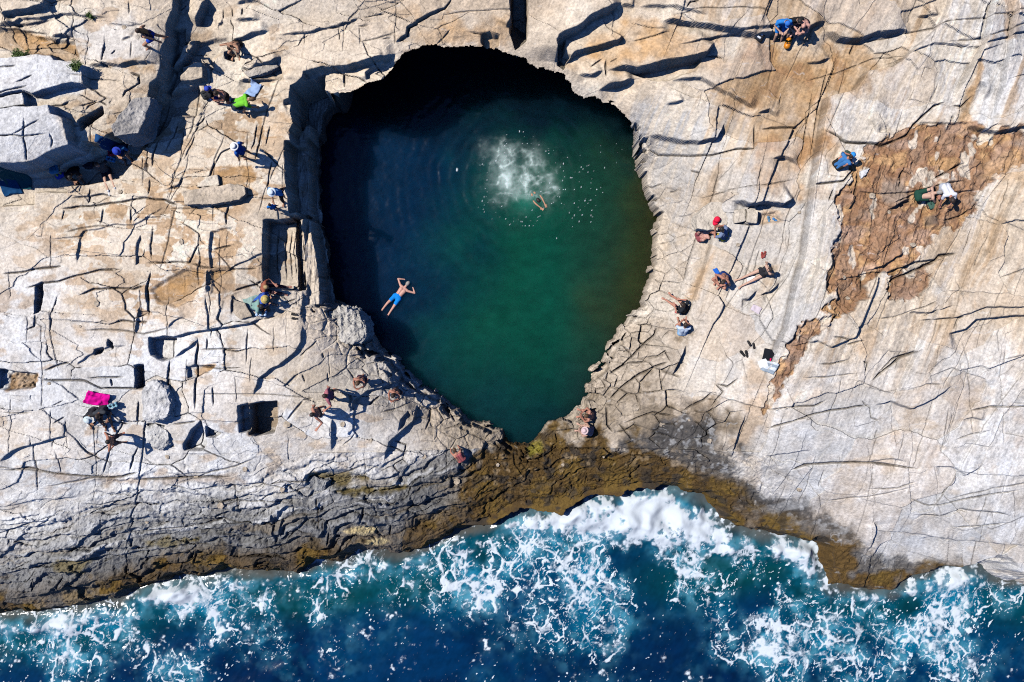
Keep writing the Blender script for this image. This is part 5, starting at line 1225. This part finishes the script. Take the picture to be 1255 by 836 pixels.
def backpack(u, v, rot, rgb, label, k=1.0, accent=None):
    t = empty('backpack')
    m = plain('pack_fabric', rgb, .75)
    blob_obj('pack_body', lambda b: [b.cap((x * .09 * k, 0, .11 * k), (x * .075 * k, .30 * k, .10 * k), .10 * k, .085 * k) for x in (-1, 0, 1)], m, .02, t)
    blob_obj('front_pocket', lambda b: [b.cap((x * .07 * k, .03 * k, .20 * k), (x * .065 * k, .15 * k, .195 * k), .045 * k, .04 * k) for x in (-1, 1)], plain('pocket_fabric', accent or tuple(c * .7 for c in rgb), .75), .016, t)
    for x in (-1, 1):
        blob_obj('strap', lambda b: [b.cap((x * .08 * k, .30 * k, .05 * k), (x * .2 * k, .26 * k, .03 * k), .016, .016, 8), b.cap((x * .2 * k, .26 * k, .03 * k), (x * .17 * k, .0, .03 * k), .016, .016, 8)], plain('strap_webbing', (.02, .02, .022), .8), .012, t, 1)
    place(t, u, v, rot); return tagit(t, label, 'backpack')
def tote(u, v, rot, rgb, label, k=1.0, accent=None):
    t = empty('beach_bag')
    blob_obj('bag_body', lambda b: [b.cap((x * .12 * k, y * .05 * k, .10 * k), (x * .15 * k, y * .06 * k, .24 * k), .07 * k, .06 * k) for x in (-1, 0, 1) for y in (-1, 1)], plain('bag_cloth', rgb, .8), .02, t)
    for y in (-1, 1):
        blob_obj('handle', lambda b: [b.cap((-.09 * k, y * .07 * k, .28 * k), (0, y * .12 * k, .37 * k), .014, .014, 8), b.cap((0, y * .12 * k, .37 * k), (.09 * k, y * .07 * k, .28 * k), .014, .014, 8)], plain('handle_cloth', accent or tuple(min(1, c * 1.3 + .02) for c in rgb), .8), .012, t, 1)
    place(t, u, v, rot); return tagit(t, label, 'bag')
def footwear(u, v, rot, rgb, label, kind='flip_flop', k=1.0, group=None):
    t = empty(kind)
    if kind == 'flip_flop':
        blob_obj('sole', lambda b: b.cap((0, -.09 * k, .02), (0, .09 * k, .02), .045 * k, .055 * k, 14, .35, (0, 0, 1)), plain('foam_sole', rgb, .7), .012, t, 1)
        blob_obj('strap', lambda b: [b.cap((0, .09 * k, .05), (s_ * .045 * k, .0, .045), .011, .012, 8) for s_ in (-1, 1)], plain('rubber_strap', tuple(c * .6 for c in rgb), .6), .01, t, 1)
    else:
        blob_obj('upper', lambda b: [b.cap((0, -.08, .05), (0, .09, .042), .048, .045, 12, .8, (0, 0, 1)), b.cap((0, -.075, .06), (0, -.06, .085), .042, .036)], plain('shoe_fabric', rgb, .7), .014, t, 2)
        blob_obj('sole', lambda b: b.cap((0, -.085, .016), (0, .10, .016), .05, .05, 12, .35, (0, 0, 1)), plain('shoe_sole', (.25, .25, .25), .7), .012, t, 1)
    place(t, u, v, rot, .015); return tagit(t, label, 'flip flop' if kind == 'flip_flop' else 'shoe', group)

towel(121,489,.92,.5,-12,(.64,.005,.26),'magenta towel spread on the white rock behind two seated people',.17,2)
tote(141,497,20,(.22,.42,.50),'teal patterned beach bag at the right end of the magenta towel',1.0,(.70,.72,.75))
towel(311,111,.7,.42,60,(.30,.42,.66),'pale blue towel on the rock beside the person in the lime shirt',.10,3)
backpack(251,118,-60,(.02,.022,.026),'black backpack standing beside the person in the blue cap',1.0)
towel(141,181,.55,.4,-20,(.015,.07,.20),'deep blue towel in the shade under the tilted boulder',.07,5)
tote(141,188,10,(.34,.01,.05),'dark red bag in the gully shade')
tote(138,196,-15,(.06,.30,.62),'bright blue bag in the gully shade beside the dark red bag',.9,(.7,.7,.7))
backpack(76,216,30,(.02,.06,.50),'vivid blue backpack at the edge of the gully shade',1.1,(.45,.42,.05))
backpack(68,211,10,(.04,.20,.36),'dull blue backpack leaning behind the vivid blue backpack',1.0)
towel(24,222,.9,.5,-10,(.015,.09,.11),'dark teal towel under the left end of the white slab',.08,7)
towel(14,230,.7,.5,10,(.01,.06,.16),'navy towel at the left edge of the picture in the shade',.08,8)
backpack(113,203,80,(.02,.03,.05),'small dark backpack behind the person in the gully shade',.9)
backpack(322,374,40,(.02,.10,.42),'royal blue backpack between the seated group on the left ledge',1.0)
tote(322,384,0,(.42,.58,.80),'pale blue bag with white handles below the seated group on the left ledge',1.1,(.75,.75,.78))
towel(309,371,.6,.5,20,(.28,.40,.36),'grey green towel beside the black haired seated person',.08,10)
footwear(361,385.5,82,(.015,.015,.017),'upper of two black flip flops left on the pale slab'); footwear(361.5,390.5,85,(.015,.015,.017),'lower of two black flip flops left on the pale slab')
footwear(828,374.5,60,(.62,.01,.08),'upper of two red sandals beside the person in black'); footwear(831,383,80,(.62,.01,.08),'lower of two red sandals beside the person in black')
footwear(918,421,30,(.02,.018,.018),'left of two black shoes pointing up the right rim','shoe',group=None); footwear(923.5,424,10,(.02,.018,.018),'right of two black shoes pointing up the right rim','shoe')
footwear(910,433.5,40,(.015,.015,.016),'left of two dark flip flops below the black shoes',k=1.15); footwear(915,434,15,(.015,.015,.016),'right of two dark flip flops below the black shoes',k=1.15)
footwear(942,269,10,(.10,.22,.36),'left of two blue flip flops in the orange hollow'); footwear(950,270,50,(.06,.22,.50),'right of two blue flip flops in the orange hollow')
footwear(934,313,0,(.30,.05,.04),'left of two dark red flip flops above the woman with the white towel'); footwear(937,312,-15,(.28,.06,.05),'right of two dark red flip flops above the woman with the white towel')
towel(939.5,434.5,.27,.42,-12,(.012,.013,.018),'small black towel above the white towel on the pale ridge',.03,12)
towel(934.5,446,.34,.30,20,(.74,.75,.78),'small white towel on the pale ridge beside a crimson pouch',.06,13)
towel(945,450,.46,.42,-25,(.30,.36,.42),'grey patterned towel lowest in the pile on the pale ridge',.05,14,(.66,.70,.74))
tote(946,441,0,(.72,.005,.10),'crimson pouch on the pale ridge',.55)
towel(921,343,.34,.24,10,(.74,.74,.75),'bunched white towel at the feet of the woman on the right rim',.08,15)
towel(927,379,.36,.26,-30,(.58,.50,.54),'crumpled white and mauve cloth on the grey right rim',.06,16)
towel(878,333,.16,.26,30,(.02,.12,.50),'small blue cloth behind the cross legged man',.05,17)
backpack(932,47,60,(.015,.016,.02),'black and white backpack below the top right ledge',1.0,(.62,.66,.74))
# orange dry bag: a drum with a rolled neck
t = empty('dry_bag'); blob_obj('drum', lambda b: [b.cap((0, -.15, .13), (0, .12, .12), .125, .11, 16), b.cap((0, .12, .12), (0, .26, .10), .10, .035, 14)], plain('dry_bag_vinyl', (.66, .22, .01), .4, .5), .018, t)
blob_obj('strap', lambda b: [b.cap((-.06, -.12, .245), (.07, -.05, .25), .016, .016, 8), b.cap((.07, -.05, .25), (.09, .08, .22), .014, .014, 8)], plain('strap_webbing', (.02, .02, .022), .8), .012, t, 1)
place(t, 965, 53, -20); tagit(t, 'orange dry bag lying at the feet of the people on the top right ledge', 'dry bag')
backpack(1034,197,-30,(.03,.065,.05),'dark green backpack beside the person in the bright blue cap',1.0)
backpack(1139,246,200,(.05,.12,.09),'grey green backpack beside the man in green shorts',.9)
# red cap left on the square block
v_, f_ = lathe([(.125, 0), (.128, .05), (.115, .10), (.08, .135), (.04, .15), (.01, .153)], 20)
b0 = len(v_)
for q in range(9):
    aa = math.radians(-60 + q * 15); v_ += [(.124 * math.sin(aa), .124 * math.cos(aa), .02), (.13 * math.sin(aa), .13 * math.cos(aa) + .13 * math.cos(aa * 1.1), .0)]
for q in range(8): f_.append((b0 + 2 * q, b0 + 2 * q + 1, b0 + 2 * q + 3, b0 + 2 * q + 2))
RED_CAP = mesh_obj('cap', v_, f_, plain('hat_cloth', (.70, .01, .05), .8)); tagit(RED_CAP, 'bright red cap lying on the big square block', 'cap')
RED_CAP.modifiers.new('thick', 'SOLIDIFY').thickness = .008
# phone held by the man by the pool side crack
pm = mesh_obj('phone', [(x * .038, y * .075, z_ * .005) for z_ in (-1, 1) for y in (-1, 1) for x in (-1, 1)], [(0,2,3,1),(4,5,7,6),(0,1,5,4),(2,6,7,3),(0,4,6,2),(1,3,7,5)], plain('phone_case', (.72, .72, .74), .35), False)
pb_o = [o for o in bpy.data.objects if o.get('label', '').startswith('man looking at a white phone')][0]
pm.location = pb_o.matrix_basis @ Vector((0, .40, 1.33)); pm.rotation_euler = (.7, 0, pb_o.rotation_euler.z); bv = pm.modifiers.new('b', 'BEVEL'); bv.width = .004; bv.segments = 2
tagit(pm, 'white phone held up by the man by the pool side crack', 'phone')

# ---- shrubs in the soil pocket: leaf sized faces on thin stems
def shrub(u, v, r, n, label, seed):
    R_ = random.Random(seed); t = empty('shrub'); vs = []; fs = []; sv_ = []; sf = []
    for k in range(26):
        a_ = R_.uniform(0, 6.28); e = R_.uniform(.25, 1.35); L = r * R_.uniform(.6, 1.1)
        d = V3(math.cos(a_) * math.cos(e), math.sin(a_) * math.cos(e), math.sin(e)) ; tip = d * L * V3(1, 1, .75)
        sd_v = unit(np.cross(d, V3(0, 0, 1) + d * .1)) * .006; b0 = len(sv_)
        sv_ += [tuple(-sd_v), tuple(sd_v), tuple(tip + sd_v * .4), tuple(tip - sd_v * .4)]; sf.append((b0, b0 + 1, b0 + 2, b0 + 3))
        for q in range(n // 26):
            p = tip * R_.uniform(.35, 1.08) + V3(*[R_.gauss(0, r * .10) for _ in range(3)]); p[2] = max(p[2], .02)
            x = unit(V3(*[R_.gauss(0, 1) for _ in range(3)])); y = unit(np.cross(x, V3(R_.gauss(0, .6), R_.gauss(0, .6), 1))); s_ = R_.uniform(.018, .034)
            b0 = len(vs); vs += [tuple(p - x * s_), tuple(p + y * s_ * .5), tuple(p + x * s_), tuple(p - y * s_ * .5)]; fs.append((b0, b0 + 1, b0 + 2, b0 + 3))
    mesh_obj('stem', sv_, sf, plain('shrub_stem', (.10, .07, .04), .9), False, t)
    mesh_obj('foliage', vs, fs, plain('shrub_leaf', (.075, .125, .03), .6, .3, .5, 6.0), False, t)
    place(t, u, v); return tagit(t, label, 'shrub')
shrub(27,69,.40,1500,'larger green shrub at the lower left of the orange soil pocket',1)
shrub(95,81,.32,1100,'green shrub at the right end of the orange soil pocket',2)
shrub(111,20,.22,600,'smallest green shrub, growing from the crack above the soil pocket',3)

# ---- loose blocks
def rock_block(poly, z_top, depth, label, tint, seed=0, tilt=(0, 0), taper=.08, rough=.07, name='boulder', bev=.05):
    """a quarried looking block: outline in photo pixels of its top face, chamfered, subdivided and weathered"""
    c = np.mean(np.array(poly), axis=0); zc = z_top
    top = [at(p[0], p[1], z_top + (p[0] - c[0]) * tilt[0] + (p[1] - c[1]) * tilt[1]) for p in poly]
    cen = sum((p for p in top), Vector()) / len(top)
    bm = bmesh.new()
    tv = [bm.verts.new(p - cen) for p in top]
    bvs = [bm.verts.new(Vector(((p.x - cen.x) * (1 + taper), (p.y - cen.y) * (1 + taper), -depth))) for p in top]
    n = len(tv)
    bm.faces.new(tv[::-1]) if False else bm.faces.new(tv)
    bm.faces.new(bvs[::-1])
    for i in range(n):
        j = (i + 1) % n; bm.faces.new((tv[j], tv[i], bvs[i], bvs[j]))
    bmesh.ops.recalc_face_normals(bm, faces=bm.faces)
    bmesh.ops.bevel(bm, geom=list(bm.edges), offset=bev, segments=2, affect='EDGES', profile=.6)
    bmesh.ops.triangulate(bm, faces=bm.faces)
    for _ in range(6):
        lg = [e for e in bm.edges if e.calc_length() > .07]
        if not lg: break
        bmesh.ops.subdivide_edges(bm, edges=lg, cuts=1); bmesh.ops.triangulate(bm, faces=[f for f in bm.faces if len(f.verts) > 3])
    bm.normal_update()
    co_ = np.array([v.co for v in bm.verts]); no = np.array([v.normal for v in bm.verts])
    q = co_ * 2.2 + seed * 3.7
    d = rough * (fbm(q[:, 0] + q[:, 2], q[:, 1] - q[:, 2] * .7, 400 + seed, 4) + .6 * ridged(q[:, 0] * 1.7 - q[:, 2], q[:, 1] * 1.7 + q[:, 2], 410 + seed, 3) - .2) + .3 * rough * fbm(q[:, 0] * 4, q[:, 1] * 4 + q[:, 2] * 4, 405, 3)
    co_ = co_ + no * d[:, None]
    for v, p in zip(bm.verts, co_): v.co = p
    me = bpy.data.meshes.new(name); bm.to_mesh(me); bm.free()
    a = me.attributes.new('tint', 'FLOAT_COLOR', 'POINT'); cc = np.ones((len(co_), 4), f32)
    sh_ = 1 + .35 * fbm(q[:, 0] * 1.3, q[:, 1] * 1.3 + q[:, 2], 420 + seed, 4) + .12 * fbm(q[:, 0] * 6, q[:, 1] * 6, 421, 2)
    cc[:, :3] = np.clip(np.array(tint) * sh_[:, None], .02, .72); a.data.foreach_set('color', cc.ravel())
    me.materials.append(ROCK); smooth_all(me) if False else None
    o = bpy.data.objects.new(name, me); COL.objects.link(o); o.location = cen
    return tagit(o, label, 'rock')
def zt_(u, v): return ground(u, v)
rock_block([(223,234),(250,229),(292,225),(300,229),(301,238),(293,245),(262,250),(226,251)], zt_(262,240)+.38, .7, 'long tan topped slab lying on the floor above a dark shadow line', CREAM*.92, 1, (0, .002), .02, .05, 'rock_slab')
rock_block([(256,216),(266,214),(269,227),(262,229),(240,229),(246,222)], zt_(258,222)+.22, .5, 'small pale slab resting against the back of the long tan slab', PALE, 2, (0, 0), .02, .04, 'rock_slab')
rock_block([(164,121),(185,119),(183,128),(177,146),(169,163),(140,167),(136,155),(146,140)], zt_(160,145)+.55, 1.6, 'big tilted grey boulder standing at the head of the gully', C(.44,.41,.37), 3, (-.012, .004), .03, .06, bev=.03)
rock_block([(172,480),(180,468),(191,465),(203,477),(209,494),(206,512),(190,518),(174,516)], zt_(190,497)+.55, 1.0, 'rounded white boulder right of the magenta towel, upper of a pair', C(.57,.56,.545), 4, (0, 0), .10, .09, bev=.16)
rock_block([(176,524),(190,520),(206,527),(208,545),(194,552),(178,546)], zt_(192,536)+.30, .7, 'lower white boulder between the standing man and the square pit', C(.55,.54,.52), 5, (0, 0), .10, .10, bev=.14)
rock_block([(402,384),(418,376),(436,379),(447,394),(450,408),(438,421),(418,419),(405,404)], zt_(422,396)+.25, 2.0, 'craggy grey boulder jutting into the pool at its lower left edge', C(.50,.47,.42), 6, (0, .004), .05, .16, bev=.15)
BLOCK = rock_block([(853,264),(872,247),(896,248),(892,275),(881,283),(855,280)], zt_(872,262)+.70, 1.1, 'big square cream block with a black shadow on its right, under the red cap', PALE*.97, 7, (0, 0), .03, .05)
rock_block([(900,258),(914,255),(914,271),(900,274)], zt_(907,264)+.16, .5, 'left of two small square blocks below the dark ledge', PALE*.95, 8, (0, 0), .02, .03)
rock_block([(916,256),(930,257),(928,274),(916,272)], zt_(922,264)+.16, .5, 'right of two small square blocks below the dark ledge', PALE*.92, 9, (0, 0), .02, .03)
rock_block([(362,588),(385,584),(402,590),(397,601),(374,603)], zt_(382,594)+.30, .6, 'grey boulder sitting in the olive tide pool', GREY*.8, 10, (0, 0), .1, .12, bev=.12)
rock_block([(298,88),(318,80),(338,76),(342,82),(322,90),(304,95)], zt_(320,86)+.35, .6, 'narrow grey rock beam across the hollow left of the pool lip', C(.46,.41,.35), 11, (0, 0), .03, .05, 'rock_slab')
rock_block([(310,388),(300,372),(285,366),(285,385),(294,392)], zt_(296,378)+.25, .5, 'brownish block below the seated group on the left ledge', CREAM*.8, 12, (0, 0), .03, .05)
rock_block([(1054,210),(1066,206),(1062,214),(1056,219)], zt_(1060,212)+.12, .3, 'small white stone lying on the upper left of the rust patch', WHITE, 13, (0, 0), .05, .04, 'stone', .03)
RED_CAP.location = BLOCK.location + Vector((.12, -.10, .02)); RED_CAP.rotation_euler = (0, 0, 2.6)
# scattered stones
R_ = random.Random(11); proto = None; K0 = None
for k, (u, v) in enumerate([(152,33),(147,235),(160,255),(222,296),(205,320),(140,330),(118,372),(98,400),(60,470),(205,560),(240,585),(300,575),(352,520),(420,520),(455,540),(520,560),(560,590),(610,570),(780,500),(812,520),(845,515),(870,540),(740,560),(690,570),(905,300),(945,330),(980,260),(1070,240),(1090,260),(1120,300),(1035,340),(1040,365),(1180,360),(980,600),(400,590),(346,600),(270,620),(180,640)]):
    if proto is None:
        proto = rock_block([(-4 + CU, -3 + CV), (1 + CU, -5 + CV), (5 + CU, -2 + CV), (4 + CU, 3 + CV), (-1 + CU, 5 + CV), (-5 + CU, 2 + CV)], .0, .16, 'small loose stone lying on the rock', CREAM * .9, 21, (0, 0), .1, .05, 'stone', .035); o = proto
    else:
        o = proto.copy(); COL.objects.link(o)
    k_ = R_.uniform(.35, .85); o.scale = (k_, k_ * R_.uniform(.7, 1.2), k_)
    o.location = at(u, v, ground(u, v) + .07 * k_); o.rotation_euler = (0, 0, R_.uniform(0, 6.28)); o['group'] = 'small loose stones scattered over the shelf'
# ------------------------------------------------------------------ camera, sun, sky
cam = bpy.data.cameras.new('drone_camera'); co_ = bpy.data.objects.new('drone_camera', cam); COL.objects.link(co_)
co_.location = (0, 0, H); co_.rotation_euler = (0, 0, 0)
cam.sensor_width = 36; cam.lens = 36 * H / (1255 / S); cam.clip_end = 2000; cam.clip_start = .5
scene.camera = co_
SUN_EL, SHADOW = math.radians(57), math.radians(-17)      # shadows run right and a little down the picture
sd_ = bpy.data.lights.new('sun', 'SUN'); sd_.energy = 5.0; sd_.angle = math.radians(.5); sd_.color = (1, .955, .885)
so = bpy.data.objects.new('sun', sd_); COL.objects.link(so)
ldir = Vector((math.cos(SHADOW) * math.cos(SUN_EL), math.sin(SHADOW) * math.cos(SUN_EL), -math.sin(SUN_EL)))
so.rotation_euler = ldir.to_track_quat('-Z', 'Y').to_euler(); so.location = (-20, 8, 40)
w = bpy.data.worlds.new('World'); scene.world = w; w.use_nodes = True
nt = w.node_tree
sky = nt.nodes.new('ShaderNodeTexSky'); sky.sky_type = 'NISHITA'; sky.sun_disc = False
sky.sun_elevation = SUN_EL
sx, sy = -ldir.x, -ldir.y
sky.sun_rotation = math.atan2(sx, sy)
bg = nt.nodes['Background']; bg.inputs['Strength'].default_value = .05
tn = nt.nodes.new('ShaderNodeVectorMath'); tn.operation = 'MULTIPLY'; tn.inputs[1].default_value = (.42, .80, 1.6)     # deep clear summer blue
nt.links.new(sky.outputs[0], tn.inputs[0]); nt.links.new(tn.outputs[0], bg.inputs[0])
scene.view_settings.view_transform = 'Standard'; scene.view_settings.look = 'None'
scene.view_settings.exposure = 0; scene.view_settings.gamma = 1
scene.render.engine = 'CYCLES'
scene.cycles.use_denoising = False; scene.cycles.filter_width = 1.05
scene.cycles.max_bounces = 6; scene.cycles.diffuse_bounces = 0; scene.cycles.glossy_bounces = 3; scene.cycles.transmission_bounces = 4
scene.cycles.sample_clamp_indirect = 4
